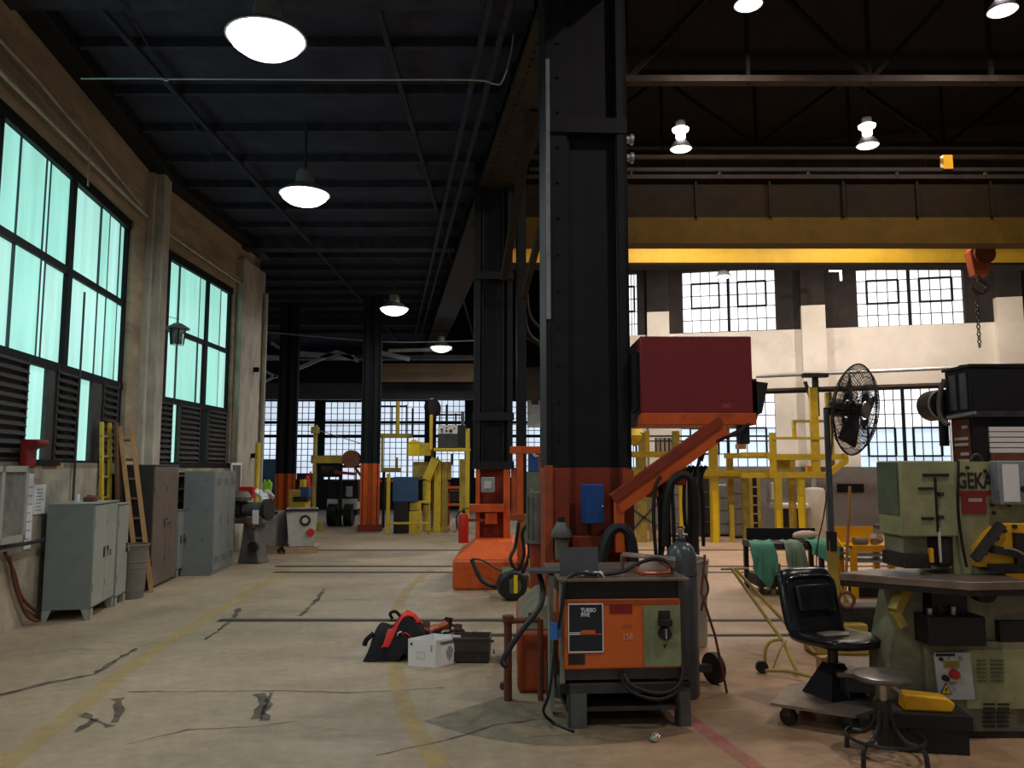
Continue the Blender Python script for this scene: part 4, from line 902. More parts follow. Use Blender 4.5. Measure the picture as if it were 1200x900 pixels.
# chair on a wheeled plate
cp = fl(968, 846); t = thing('operator_chair', 'black vinyl bucket chair on a wheeled steel plate', 'chair', (cp.x + .11, cp.y + .12, 0), math.radians(19))
MB().prism([(-.54, -.02), (-.20, -.42), (.40, -.26), (.42, .20), (-.10, .34)], 'xy', .125, .145).build('dolly_plate', 'plate', t)
for (x, y) in ((-.42, -.05), (-.14, -.30), (.32, -.16), (.30, .16), (-.06, .24)):
    c = MB().cyl((-.02, 0, .055), (.02, 0, .055), .055, n=18).build('caster_wheel', 'rubber', t, (x, y, 0), .5); MB().box(-.03, .03, -.03, .03, .06, .126).build('caster_fork', 'dark_steel', c)
b = MB(); b.add([(-.15, -.15, .145), (.15, -.15, .145), (.15, .15, .145), (-.15, .15, .145), (-.05, -.05, .36), (.05, -.05, .36), (.05, .05, .36), (-.05, .05, .36)], [(4,5,6,7),(0,1,5,4),(1,2,6,5),(2,3,7,6),(3,0,4,7)]); b.build('pedestal', 'black_steel', t)
MB().cyl((0, 0, .35), (0, 0, .50), .035).build('swivel_post', 'dark_steel', t)
def shell(nm, outline, m):
    b = MB(); R = []
    for (cx, y, z, hw_, th, tilt) in outline:
        hw_ *= 1.2; R.append([(cx - hw_, y, z), (cx - hw_ * .92, y - th * .6, z + .0), (cx - hw_ * .6, y - th, z), (cx, y - th * .8, z), (cx + hw_ * .6, y - th, z), (cx + hw_ * .92, y - th * .6, z), (cx + hw_, y, z), (cx + hw_ * .8, y + .04, z), (cx, y + .05, z), (cx - hw_ * .8, y + .04, z)])
    k = 10; vs = [p for r in R for p in r]; fs = [(i*k+j, i*k+(j+1)%k, (i+1)*k+(j+1)%k, (i+1)*k+j) for i in range(len(R)-1) for j in range(k)] + [tuple(range(k - 1, -1, -1)), tuple((len(R)-1)*k + j for j in range(k))]
    b.add(vs, fs); return b.build(nm, m, t, sub=2)
yb = .20
bk = shell('backrest', [(0, yb - .04, .52, .19, .05, 0), (0, yb - .03, .56, .215, .06, 0), (0, yb + .0, .66, .22, .06, 0), (0, yb + .04, .80, .215, .06, 0), (0, yb + .07, .90, .205, .06, 0), (0, yb + .085, .95, .185, .05, 0), (0, yb + .09, .975, .15, .03, 0)], 'black_vinyl')
MB().obox((0, yb - .045, .775), (.31, .035, .19), (math.radians(-14), 0, 0)).build('back_pad', 'black_vinyl', bk, bevel=.022)
pp = [(-.21, yb - .055, .62), (-.205, yb - .025, .76), (-.185, yb + .005, .90), (0, yb + .015, .92), (.185, yb + .005, .90), (.205, yb - .025, .76), (.21, yb - .055, .62)]
MB().tube(pp, .009).build('piping', 'black_vinyl', bk)
R = []
b = MB()
for (y, hw_, z, th) in ((-.28, .17, .545, .02), (-.27, .20, .555, .05), (-.22, .225, .565, .07), (-.05, .235, .55, .075), (.12, .225, .545, .075), (.20, .20, .55, .06)):
    hw_ *= 1.15; y *= 1.12
    R.append([(-hw_, y, z - .02), (-hw_ * .9, y, z + .025), (-hw_ * .5, y, z + .005), (0, y, z - .002), (hw_ * .5, y, z + .005), (hw_ * .9, y, z + .025), (hw_, y, z - .02), (hw_ * .8, y, z - th), (0, y, z - th - .01), (-hw_ * .8, y, z - th)])
k = 10; b.add([p for r in R for p in r], [(i*k+j, i*k+(j+1)%k, (i+1)*k+(j+1)%k, (i+1)*k+j) for i in range(len(R)-1) for j in range(k)] + [tuple(range(k - 1, -1, -1)), tuple((len(R)-1)*k + j for j in range(k))])
st = b.build('seat', 'black_vinyl', t, sub=2)
MB().prism([(-.12, -.08), (.06, -.10), (.13, -.02), (.04, .06), (-.10, .04)], 'xy', .554, .561).build('worn_patch', 'plate', st)
MB().box(-.10, .10, -.10, .10, .475, .50).build('swivel_plate', 'dark_steel', t)
# stool
sp = fl(1038, 889); t = thing('shop_stool', 'round steel stool with a foot ring in the right foreground', 'stool', (sp.x, sp.y, 0), .3)
zs = at(1030, 789, sp.y).z
MB().lathe([(.01, zs - .035), (.155, zs - .035), (.168, zs - .02), (.168, zs - .006), (.155, zs), (.01, zs + .002)], n=36).build('seat', 'chrome', t)
M_ = 'stool_grey'; mat(M_, (.22, .21, .20), .35, .8, var=.25); mat('stool_black', (.035, .035, .037), .4, .4, var=.3)
t.children[0].data.materials[0] = M[M_]
MB().cyl((0, 0, .25), (0, 0, zs - .03), .024).build('screw_post', 'steel', t); MB().cyl((0, 0, .08), (0, 0, .33), .045, .045, 16).build('hub', 'stool_black', t)
MB().ring((0, 0, .125), .215, .011, n=36).build('foot_ring', 'stool_black', t)
for k in range(4):
    a = k * math.pi / 2 + .35; c, s = math.cos(a), math.sin(a)
    MB().tube([(c * .04, s * .04, .28), (c * .07, s * .07, .18), (c * .13, s * .13, .125), (c * .20, s * .20, .115), (c * .235, s * .235, .085), (c * .245, s * .245, .0)], .014).build('leg', 'stool_black', t)
# low steel table with foot pedal
lp = fl(1050, 862); t = thing('low_bench', 'low rust-brown steel bench between chair and cutting machine', 'bench', (2.74, 5.72, 0), math.radians(-14))
MB().box(-.50, .42, -.28, .25, .30, .325).build('top_plate', 'plate', t); MB().box(-.48, .40, -.26, -.23, .20, .30).box(-.48, .40, .20, .23, .20, .30).box(-.48, -.45, -.26, .23, .2, .3).build('apron', 'dark_steel', t)
for (x, y) in ((-.46, -.25), (.38, -.25), (-.46, .21), (.38, .21)): MB().box(x, x + .04, y, y + .04, 0, .3).build('leg', 'dark_steel', t)
MB().box(-.1, .40, -.20, .15, .02, .2).build('bottom_box', 'rubber', t)
o = MB().box(-.05, .05, -.04, .04, 0, .27).build('wood_block', 'wood', None, fl(968, 812), .2); tag(o, 'upright wooden block behind the chair pedestal', 'block')
fp = at(1086, 831, 5.10); t = thing('foot_pedal', 'yellow hooded foot pedal lying by the cutting machine', 'foot pedal', (fp.x, fp.y, fp.z), math.radians(-10))
MB().prism([(-.15, 0), (.13, 0), (.15, .05), (.10, .085), (-.14, .10)], 'xz', -.06, .06).build('hood', 'amber', t, bevel=.012); MB().bar((-.13, 0, .08), (-.24, .02, .17), .015, .02).build('lever', 'steel', t)
o = MB().box(-.20, .20, -.14, .14, 0, .15).box(-.22, .22, -.16, .16, .15, fp.z - .001).build('pedal_block', 'rubber', None, (fp.x, fp.y + .03, 0), math.radians(-10)); tag(o, 'dark block under the yellow foot pedal', 'block')
line('pedal_cable', 'dark cable from the foot pedal curling to the machine base', 'cable', [at(1096, 830, 5.08), at(1108, 838, 5.05), at(1112, 852, 5.05), at(1102, 866, 5.05), fl(1085, 878, .01), fl(1100, 882, .01)], .008, 'rubber')
# ================================================================== IRONWORKER AND NEIGHBOURS
def ironworker():
    Y = 5.28; X0 = at(1062, 700, Y).x
    t = thing('ironworker', 'pale olive green hydraulic metal cutting machine at the right edge', 'machine', (X0, Y, 0))
    px = lambda u, v, dy=0.0: (at(u, v, Y + dy).x - X0, at(u, v, Y + dy).z)
    zt = px(1100, 540)[1]; zh = px(1100, 629)[1]
    x2 = px(1122, 600)[0]; xr = 1.35
    hd = MB().box(0, x2, 0, .34, zh, zt).build('head', 'geka', t, bevel=.01)
    MB().box(-.012, 0, .03, .31, px(1040, 604)[1], zt - .01).build('side_cover', 'geka_green', hd)
    a = px(1070, 556); 
    def pxb(u0, v0, u1, v1, dy=0.0):
        vm = (v0 + v1) / 2; return (px(u0, vm, dy)[0], px(u0, v1, dy)[1]), (px(u1, vm, dy)[0], px(u0, v0, dy)[1])
    for (u0, v0, u1, v1) in ((1081, 555, 1111, 558.5), (1076, 571, 1093, 574), (1080, 606, 1094, 609), (1096, 560, 1098, 623)):
        p, q = pxb(u0, v0, u1, v1); MB().box(p[0], q[0], -.012, .002, p[1], q[1]).build('slot', 'rubber', hd)
    for v in (579, 606): p = px(1100, v); MB().box(p[0] - .008, p[0] + .02, -.03, 0, p[1] - .012, p[1] + .012).build('clamp_bolt', 'dark_steel', hd)
    p = px(1100, 622); MB().box(p[0] - .008, p[0] + .006, -.01, 0, p[1] - .2, p[1] + .02).build('gauge_rod', 'offwhite', hd)
    # main frame plate behind the head
    zf = px(1150, 690)[1]
    fr = MB().box(x2 - .01, xr, .06, .50, zf, zt - .005).build('frame_plate', 'geka', t)
    text('GEKA', .145, 'ink', fr, (px(1121.5, 574, .06)[0], .058, px(1121.5, 572, .06)[1]), squeeze=.64, bold=.004)
    p, q = px(1122, 580, .05), px(1172, 575, .05); MB().box(p[0], q[0], .054, .06, p[1], q[1]).build('red_band', 'sign_red', fr)
    p, q = pxb(1128, 578, 1156, 602, .05); sg = MB().box(p[0], q[0], .052, .06, p[1], q[1]).build('red_sign', 'sign_red', fr)
    p, q = px(1135, 588, .05), px(1151, 584, .05); MB().box(p[0], q[0], .050, .053, p[1], q[1]).build('sign_print', 'ink_grey', sg)
    pb = thing_part = MB().box(px(1168, 591)[0], xr, -.04, .06, px(1168, 591)[1], px(1168, 540)[1]).build('control_box', 'panel_grey', t, bevel=.006)
    p, q = pxb(1175, 544, 1194, 588, -.04); MB().box(p[0], q[0], -.046, -.04, p[1], q[1]).build('paper_sheet', 'paper', pb)
    p = px(1199, 573, -.04); MB().cyl((p[0], -.04, p[1]), (p[0], -.07, p[1]), .02).build('knob', 'rubber', pb)
    for (u, v) in ((1162, 542), (1154, 552), (1133, 548), (1162, 592), (1182, 592), (1164, 601)): p = px(u, v, .06); MB().cyl((p[0], .06, p[1]), (p[0], .045, p[1]), .012, n=6).build('bolt', 'grime', fr)
    MB().ring((px(1165, 535)[0], .2, zt + .01), .035, .009, (0, 1, 0), 16, 6).build('lifting_eye', 'dark_steel', t)
    # throat: dark tooling under the head
    MB().box(px(1064, 640)[0], px(1092, 640)[0], .06, .33, zh - .17, zh).build('ram_guide', 'geka_dirty', t); MB().box(px(1058, 640)[0], px(1088, 640)[0], -.02, .3, zh - .20, zh - .11).build('punch_holder', 'grime', t)
    MB().box(px(1101, 640)[0], px(1118, 640)[0], .02, .3, px(1100, 665)[1], zh).build('ram', 'grime', t, bevel=.02); MB().box(px(1118, 640)[0], x2 + .02, .08, .5, px(1100, 668)[1], zh).build('throat_post', 'geka', t)
    MB().box(px(1086, 640)[0], px(1090, 640)[0], -.04, -.01, zh - .16, zh - .07).build('stripper_pin', 'amber', t)
    # yellow shear unit on the right
    poly = [px(1145, 664), px(1146, 640), px(1160, 622), px(1173, 613), px(1200, 613), (xr, px(1200, 613)[1]), (xr, px(1145, 668)[1])]
    sh = MB().prism(poly, 'xz', -.02, .10).build('shear_guard', 'amber', t, bevel=.006)
    MB().bar((px(1139, 655)[0], -.03, px(1139, 655)[1]), (px(1170, 614)[0], -.03, px(1170, 614)[1]), .05, .05, (0, 1, 0)).build('guard_edge', 'dark_steel', sh)
    MB().box(px(1155, 672)[0], xr, -.05, .05, px(1155, 668)[1], px(1155, 660)[1]).build('shear_slot', 'grime', sh)
    MB().obox((px(1170, 645)[0], -.05, px(1170, 645)[1]), (.16, .08, .05), (0, .2, 0)).build('hold_down', 'grime', sh); MB().box(px(1186, 660)[0], px(1196, 660)[0], -.06, 0, px(1186, 660)[1], px(1186, 624)[1]).build('blade_slide', 'grime', sh)
    MB().tube([(px(1165, 641)[0], -.08, px(1165, 641)[1]), (px(1180, 643)[0], -.1, px(1180, 643)[1]), (px(1205, 660)[0], -.12, px(1205, 660)[1])], .008).build('handle', 'steel', sh)
    for (u, v) in ((1176, 622), (1167, 631), (1153, 648), (1188, 617)): p = px(u, v, -.02); MB().cyl((p[0], -.02, p[1]), (p[0], -.04, p[1]), .014, n=8).build('bolt', 'grime', sh)
    MB().box(px(1180, 690)[0], xr, 0, .08, px(1180, 690)[1], px(1180, 672)[1]).build('lower_guard', 'amber', sh)
    # work table
    tz = px(1100, 668)[1] - .03
    MB().prism([(px(990, 668)[0], .10), (px(1100, 690)[0] + .02, -.34), (px(1160, 690)[0] + .05, -.30), (px(1170, 680)[0] + .1, .30), (-.06, .32)], 'xy', tz - .05, tz).build('work_table', 'plate', t, bevel=.005)
    MB().prism([(px(990, 668)[0] + .01, .11), (px(1100, 690)[0] + .02, -.33), (px(1160, 690)[0] + .04, -.29), (px(1165, 680)[0] + .08, .28), (-.06, .30)], 'xy', tz - .085, tz - .05).build('table_edge', 'grime', t)
    # knob and lower tooling
    p = px(1151, 690, -.1); MB().cyl((p[0], -.16, p[1] - .01), (p[0], -.06, p[1] - .01), .07, .075, 20).build('backstop_knob', 'rubber', t, bevel=.01); MB().bar((p[0], -.08, p[1] - .02), (p[0] + .35, .0, p[1] - .03), .05, .05).build('backstop_arm', 'rubber', t)
    MB().box(px(1090, 700)[0], px(1130, 700)[0], -.02, .3, px(1100, 720)[1], px(1100, 695)[1]).build('die_block', 'grime', t)
    MB().box(px(1076, 752)[0], px(1142, 752)[0], -.14, .1, px(1100, 752)[1], px(1100, 718)[1]).build('scrap_tray', 'rubber', t, bevel=.008)
    for k in range(6): MB().cyl((px(1085 + k * 9, 717)[0], -.05 + .04 * (k % 3), px(1085, 718)[1]), (px(1085 + k * 9, 717)[0], -.05 + .04 * (k % 3), px(1085, 711)[1] + .01 * (k % 2)), .02, n=10).build('die', ['steel', 'grime', 'dark_steel'][k % 3], t)
    p0, p1 = px(1060, 690), px(1044, 715); MB().bar((p0[0], .0, p0[1]), (p1[0], -.05, p1[1]), .06, .07).bar((p1[0], -.05, p1[1]), (px(1053, 732)[0], -.05, px(1053, 732)[1]), .05, .05).build('support_arm', 'yellow_old', t)
    # lower body
    zl = px(1150, 752)[1]
    poly = [px(1060, 690), px(1085, 690), px(1085, 750), px(1090, 760), (px(1090, 760)[0], 0.0), (px(1044, 800)[0], 0), px(1046, 770)]
    MB().prism(poly, 'xz', .04, .34).build('pedestal_side', 'geka_dirty', t)
    lo = MB().box(px(1085, 780)[0], xr, .0, .55, .03, zl).build('lower_cabinet', 'geka_dirty', t, bevel=.01)
    MB().box(px(1085, 780)[0] - .02, xr, -.01, .56, 0, .035).build('base_rail', 'grime', t)
    MB().box(px(1140, 740)[0], xr, .05, .5, zl, px(1150, 692)[1]).build('middle_body', 'geka_dirty', t); MB().box(px(1172, 748)[0], xr, .0, .06, zl, px(1172, 728)[1]).build('dark_shelf', 'rubber', t)
    b = px(1128, 758); MB().box(b[0], xr, -.012, 0, px(1128, 830)[1], b[1] - .02).build('door', 'geka', lo)
    for (u0, u1, va, vb, m) in ((1145, 1155, 773, 797, 'geka_green'), (1161, 1176, 773, 797, 'geka_green'), (1152, 1165, 824, 850, 'grime'), (1169, 1182, 824, 850, 'grime')):
        for k in range(6):
            v = va + (vb - va) * k / 5; p, q = px(u0, v + 1.2, -.012), px(u1, v, -.012); MB().box(p[0], q[0], -.022, -.010, p[1] - .004, q[1]).build('vent_slat', m, lo)
    pn = MB().prism([px(1093, 764), px(1134, 763), px(1141, 819), px(1099, 819)], 'xz', -.025, 0).build('switch_panel', 'panel_white', t, bevel=.004)
    def pnl(u0, v0, u1, v1, m, nm): p, q = px(u0, v1, -.027), px(u1, v0, -.027); return MB().box(p[0], q[0], -.029, -.025, p[1], q[1]).build(nm, m, pn)
    pnl(1097, 766, 1119, 769, 'ink', 'print_line'); pnl(1106, 775, 1124, 783, 'yellow_old', 'yellow_label'); pnl(1114, 799, 1121, 802, 'panel_green', 'print_line'); pnl(1117, 806, 1120, 809, 'ink_grey', 'print_line')
    for (u, v, r, m, nm) in ((1103, 772.5, .012, 'ink', 'button'), (1114, 772, .014, 'offwhite', 'button'), (1126, 772, .012, 'ink_grey', 'button'), (1118, 790, .032, 'red', 'stop_button'), (1107.5, 794.5, .02, 'rubber', 'switch')):
        p = px(u, v, -.03); MB().cyl((p[0], -.025, p[1]), (p[0], -.055 if r > .015 else -.038, p[1]), r, r * .9, 16).build(nm, m, pn)
    p = [px(1102, 813.5, -.03), px(1116, 813.5, -.03), px(1108.5, 800, -.03)]; tr_ = MB().prism(p, 'xz', -.030, -.025).build('warning_triangle', 'ink', pn)
    p = [px(1103.6, 812.5, -.03), px(1114.4, 812.5, -.03), px(1108.6, 802, -.03)]; MB().prism(p, 'xz', -.032, -.029).build('triangle_face', 'yellow_bright', tr_)
    c = px(1108.6, 808.5, -.03); MB().prism([(c[0] - .004, c[1] + .014), (c[0] + .007, c[1] + .014), (c[0] + .001, c[1] + .002), (c[0] + .008, c[1] + .002), (c[0] - .004, c[1] - .018), (c[0], c[1] - .004), (c[0] - .006, c[1] - .004)], 'xz', -.034, -.031).build('bolt_mark', 'ink', tr_)
    MB().tube([(px(1121, 540)[0], -.02, zt), (px(1121, 560)[0], -.02, px(1121, 560)[1]), (px(1126, 600)[0], .03, px(1126, 600)[1]), (px(1131, 640)[0], .03, px(1131, 640)[1]), (px(1136, 665)[0], .03, px(1136, 665)[1])], .009).build('coiled_cord', 'rubber', t)
    return t
ironworker()
# black machine behind it
def black_machine():
    Y = 8.2; a = at(1137, 430, Y); t = thing('extractor_cabinet', 'tall black sheet steel cabinet with pale louvres behind the cutting machine', 'cabinet', (a.x, Y, 0)); h = a.z; zc = at(1137, 484, Y).z
    W = 1.6
    MB().box(0, W, 0, .5, zc, h).build('upper_box', 'black_steel', t, bevel=.01); MB().box(-.02, W, -.03, .52, zc - .04, zc + .02).build('shelf_edge', 'dark_steel', t)
    MB().box(-.02, W, -.02, .52, h, h + .03).build('top_lip', 'black_steel', t)
    MB().box(.02, W, .05, .45, .3, zc - .03).build('lower_box', 'black_steel', t); MB().box(.0, W, .0, .5, 0, .3).build('plinth', 'black_steel', t)
    for y in (.08, .28): MB().box(-.012, 0, y, y + .12, zc + .05, h - .05).build('side_panel', 'grey_plate', t)
    MB().box(.008, .022, .10, .40, zc - .8, zc - .05).build('notice_board', 'rust', t)
    for k, (z, l) in enumerate(((.12, .2), (.24, .5), (.30, .5), (.40, .3), (.47, .4), (.54, .2), (.62, .4), (.70, .25))): MB().box(.003, .009, .13, .13 + l * .5, zc - z - .03, zc - z).build('print_line', 'offwhite', t)
    x0 = at(1161, 500, Y).x - a.x
    for k in range(5): z = at(1161, 500 + k * 6.3, Y).z; MB().box(x0, W, .03, .06, z - .045, z).build('louvre_slat', 'white', t)
    z = at(1161, 540, Y).z; MB().box(x0, W, .02, .05, z - .1, z + .08).build('lower_trim', 'rust', t)
    for x in (.1, .9): MB().cyl((x, .25, h + .03), (x, .25, h + .05), .07, n=14).build('roof_cap', 'black_steel', t)
    MB().tube([(-.03, .45, zc + .4), (-.07, .5, zc + .2), (-.07, .5, zc), (-.04, .4, zc - .1)], .025).build('side_pipe', 'canister', t)
    MB().bar((-.10, .3, zc - .03), (.0, -.04, zc + .0), .03, .03).build('pull_bar', 'galv', t)
    return t
black_machine()
a = at(1098, 475, 8.9); t = thing('small_blower', 'small black round blower mounted left of the black cabinet', 'blower', a)
MB().cyl((0, -.12, 0), (0, .12, 0), .17, n=24).build('housing', 'rubber', t); MB().box(0.05, .62, -.06, .06, -.05, .05).build('bracket', 'rubber', t); MB().ring((0, -.13, 0), .16, .012, (0, 1, 0), 24, 6).build('rim', 'galv', t); MB().cyl((.06, 0, -.15), (.06, 0, -.45), .05).build('outlet', 'rubber', t)
# pedestal fan
def fan():
    Y = 8.6; b = at(979, 740, Y); t = thing('pedestal_fan', 'large black caged fan on a tall pole with yellow foot', 'fan', (b.x, Y, 0))
    c = at(1003, 480, Y); c = Vector((c.x - b.x, 0, c.z)); ax = Vector((.66, -.74, -.14)).normalized()
    zp = at(979, 634, Y).z; zt = c.z
    MB().cyl((0, 0, 0), (0, 0, .03), .32, n=28).build('base', 'rubber', t)
    MB().box(-.042, .042, -.04, .04, .03, zp).build('foot_post', 'yellow_old', t); MB().cyl((0, 0, zp - .02), (0, 0, zt), .032, n=12).build('pole', 'cyl_grey', t); MB().cyl((0, 0, zp - .1), (0, 0, zp + .10), .055, n=12).build('collar', 'rubber', t)
    h = c - ax * .22
    MB().cyl(h - ax * .05, c - ax * .02, .095, .08, 18).build('motor', 'rubber', t, bevel=.01); MB().bar((0, 0, zt - .02), h, .06, .08).build('yoke', 'rubber', t)
    e1 = ax.orthogonal().normalized(); e2 = ax.cross(e1); R = .49
    g = MB()
    for side, d0 in ((1, .10), (-1, .10)):
        for k in range(64):
            a = 2 * math.pi * k / 64; r_ = e1 * math.cos(a) + e2 * math.sin(a)
            g.tube([c + ax * side * d0 + r_ * .10, c + ax * side * (d0 + .01) + r_ * .28, c + ax * side * (d0 * .6) + r_ * .43, c + r_ * R], .004, 4, False)
        for rr, dd in ((.12, d0), (.20, d0 + .005), (.28, d0 + .01), (.36, d0 * .85), (.43, d0 * .6)): g.ring(c + ax * side * dd, rr, .004, ax, 32, 4)
    g.ring(c, R, .009, ax, 40, 6); cg = g.build('cage', 'rubber', t)
    MB().cyl(c + ax * .10, c + ax * .125, .085, n=20).build('badge', 'canister', cg)
    for k in range(3):
        a0 = 2 * math.pi * k / 3 + .5; vs = []
        for s, wd_ in ((.07, .35), (.20, .42), (.33, .38), (.41, .30)):
            for q, off in ((-1, -.04), (1, .04)):
                a = a0 + q * wd_; vs.append(c + (e1 * math.cos(a) + e2 * math.sin(a)) * s + ax * off)
        bb = MB(); m_ = vs + [p + ax * .006 for p in vs]; f = []
        for i in range(3): f += [(2*i, 2*i+1, 2*i+3, 2*i+2), (8+2*i, 8+2*i+2, 8+2*i+3, 8+2*i+1)]
        f += [(0, 8, 9, 1), (6, 7, 15, 14)]
        for i in range(3): f += [(2*i, 2*i+2, 10+2*i, 8+2*i), (2*i+1, 9+2*i, 11+2*i, 2*i+3)]
        bb.add(m_, f); bb.build('blade', 'rubber', t)
    MB().cyl(c - ax * .03, c + ax * .05, .07, n=16).build('hub', 'rubber', t)
    return t
fan()
line('fan_cord', 'thin cord hanging from the fan down to the cloth covered table', 'cord', [at(972, 455, 9), at(975, 520, 9.4), at(966, 600, 9.8), at(958, 640, 10.6), at(956, 690, 10.7), fl(955, 702, .008)], .008, 'rubber')
line('tall_rod', 'thin orange rod standing beside the amber cart', 'rod', [fl(990, 707), at(996, 570, 10.2)], .02, 'wood', False)

# cloth covered steel table
fy = 11.0; a = at(887, 640, fy); b = at(976, 640, fy); t = thing('steel_table', 'dark steel table with green cloths thrown over it', 'table', (a.x, fy, 0)); W = b.x - a.x; zt = at(930, 637, fy).z
MB().box(0, W, 0, .7, zt - .08, zt).build('top', 'dark_steel', t); MB().box(.02, W - .02, .02, .68, .10, .24).build('lower_shelf', 'black_steel', t); MB().box(.05, W, .62, .66, zt, zt + .16).build('back_rail', 'black_steel', t)
for (x, y) in ((0.02, .0), (.17, -.02), (W - .18, 0), (W - .02, 0), (0, .6), (W - .1, .6)): MB().box(x, x + .06, y, y + .06, 0, zt - .05).build('leg', 'dark_steel', t)
MB().box(.172, .228, -.024, -.02, 0, .08).build('leg_tip', 'yellow_old', t)
def cloth(name, label, loc, wid, drop, lie, m, seed, rz=0):
    random.seed(seed); g = []; n = 10; k = 9
    for i in range(n + 1):
        s = i / n; row = []
        for j in range(k):
            x = (j / (k - 1) - .5) * wid * (1 - .15 * math.sin(s * 3)); L = s * (lie + drop)
            if L < lie: y, z = lie - L, .012 + .02 * math.sin(j * 1.7 + seed) * (1 - s)
            else: y, z = -.02 - .09 * abs(math.sin(j * 1.25 + seed)) * (.3 + (L - lie) / drop), -(L - lie) * (1 - .28 * math.sin(j * .8 + seed) - .06 * math.sin(j * 2.3))
            row.append((x + .02 * math.sin(i * .9 + j), y, z + .004))
        g.append(row)
    o = MB().sheet(g, .008).build(name, m, None, loc, rz, sub=1); return tag(o, label, 'cloth')
cloth('work_cloth', 'green cloth hanging over the left corner of the steel table', (a.x + .06, fy - .03, zt + .0), .38, .46, .3, 'green_cloth', 1)
cloth('work_cloth', 'long khaki green apron hanging down the middle of the steel table', (a.x + .50, fy - .03, zt), .30, .52, .35, 'khaki_cloth', 4)
cloth('work_cloth', 'pale green jacket heaped at the right end of the steel table', (a.x + .88, fy - .03, zt + .02), .42, .22, .4, 'green_cloth', 7)
t = thing('work_gloves', 'tan leather gloves on top of the green cloths', 'gloves', (a.x + .75, fy + .25, zt + .03)); 
for k in range(2): MB().lathe([(.02, -.16), (.05, -.12), (.06, 0), (.045, .12), (.015, .18)], (0, k * .08, .06), 10, (1, .2 * k, .1)).build('glove', 'tan_cloth', t)
o = MB().box(0, .11, 0, .1, 0, .16).build('wood_block', 'wood', None, (a.x + .22, fy + .05, .24)); tag(o, 'orange wooden block on the lower shelf of the steel table', 'block')
o = MB().box(0, .16, 0, .2, 0, .14).box(.02, .14, .02, .18, .14, .16).build('tool_box', 'rubber', None, (a.x + .52, fy + .1, .24)); tag(o, 'small black box on the lower shelf of the steel table', 'box')
# amber cart
cy = 10.7; a = at(1000, 700, cy); t = thing('shop_cart', 'amber yellow steel cart with tray and lower shelf', 'cart', (a.x, cy, 0)); W = .56; zt = at(1020, 640, cy).z
MB().box(0, W, 0, .5, zt - .03, zt).build('tray', 'amber', t); MB().obox((W / 2, .0, zt - .03), (W, .012, .09), (math.radians(20), 0, 0)).build('front_lip', 'amber', t); MB().box(-.1, W - .05, .48, .5, zt, zt + .22).build('back_panel', 'amber', t)
MB().prism([(0, zt - .02), (.5, zt - .02), (.5, zt + .22)], 'yz', -.10, -.08).build('side_panel', 'amber', t)
for (x, y) in ((.0, .0), (W - .07, .0), (0, .43), (W - .07, .43)): MB().box(x, x + .075, y, y + .06, 0, zt).build('leg', 'amber', t)
MB().box(.05, W, .0, .48, .20, .24).build('lower_shelf', 'amber', t)
for k in range(2): MB().box(.03, W + .02, .05, .45, zt - .14 - k * .08, zt - .11 - k * .08).build('drawer', 'galv', t)
t2_ = thing('scrap_parts', 'greasy steel parts lying in the amber cart tray', 'parts', (a.x + .1, cy + .15, zt)); MB().cyl((0, 0, .05), (.18, .02, .05), .05).build('casting', 'canister', t2_); MB().cyl((.26, 0, .04), (.4, .1, .06), .045).build('casting', 'plate', t2_); MB().obox((.32, .05, .10), (.12, .1, .06), (0, .3, .5)).build('rag', 'tan_cloth', t2_)
o = MB().box(0, .4, 0, .3, 0, .12).box(.35, .6, .05, .25, 0, .18).build('machine_part', 'grime', None, (a.x + .1, cy + .1, 0)); tag(o, 'dark machine casting on the floor under the amber cart', 'casting')
# green bench with hooped tube behind the cart
p = fl(1035, 655); t = thing('machine_bench', 'green machine bench with a hooped steel tube behind the amber cart', 'bench', (p.x - .3, 14, 0)); zt = at(1030, 598, 14).z
MB().box(0, 1.2, 0, .6, zt - .12, zt).build('bed', 'machine_green', t); MB().box(-.15, 1.2, -.1, .6, zt - .35, zt - .28).build('shelf', 'dark_steel', t); MB().box(.1, .25, .1, .5, 0, zt - .12).box(.9, 1.05, .1, .5, 0, zt - .12).build('leg', 'machine_green', t)
MB().tube([(-.05, .1, zt - .2), (.0, .1, zt + .2), (.25, .1, zt + .42), (.45, .1, zt + .36), (.5, .1, zt + .1)], .02).build('hooped_tube', 'galv', t); MB().obox((.5, .2, zt + .06), (.4, .3, .08), (.1, .2, 0)).build('swarf_heap', 'white_cloth', t, bevel=.03); MB().cyl((.62, .1, zt), (.62, .1, zt + .22), .04).build('bottle', 'white', t)

# yellow hand truck lying with its T handle
h0 = at(860, 667, 8.0); b0 = fl(915, 788)
t = thing('hand_truck', 'yellow tube hand truck with a long T handle', 'hand truck', (b0.x, b0.y, 0)); O = t.location
w = lambda u, v, Y: at(u, v, Y) - O
MB().cyl(w(845, 667, 8.0), w(877, 666, 8.0), .012).build('handle_bar', 'yellow_old', t)
MB().tube([w(858, 667, 8.0), w(918, 752, 7.1), w(935, 790, 6.75)], .016, 8, False).build('long_tube', 'yellow_old', t); MB().tube([w(862, 667, 8.0), w(925, 735, 7.4), w(955, 765, 7.2)], .016, 8, False).build('long_tube', 'yellow_old', t)
MB().tube([w(897, 783, 6.95), w(897, 763, 6.95), w(903, 752, 6.95), w(916, 749, 6.95)], .014).build('wheel_fork', 'yellow_old', t); MB().tube([fl(897, 786, .05) - O, fl(925, 787, .05) - O, fl(960, 796, .05) - O], .014).build('base_tube', 'yellow_old', t); MB().tube([w(906, 783, 6.95), w(915, 760, 6.95), w(921, 751, 7.05)], .008).build('stay', 'yellow_old', t)
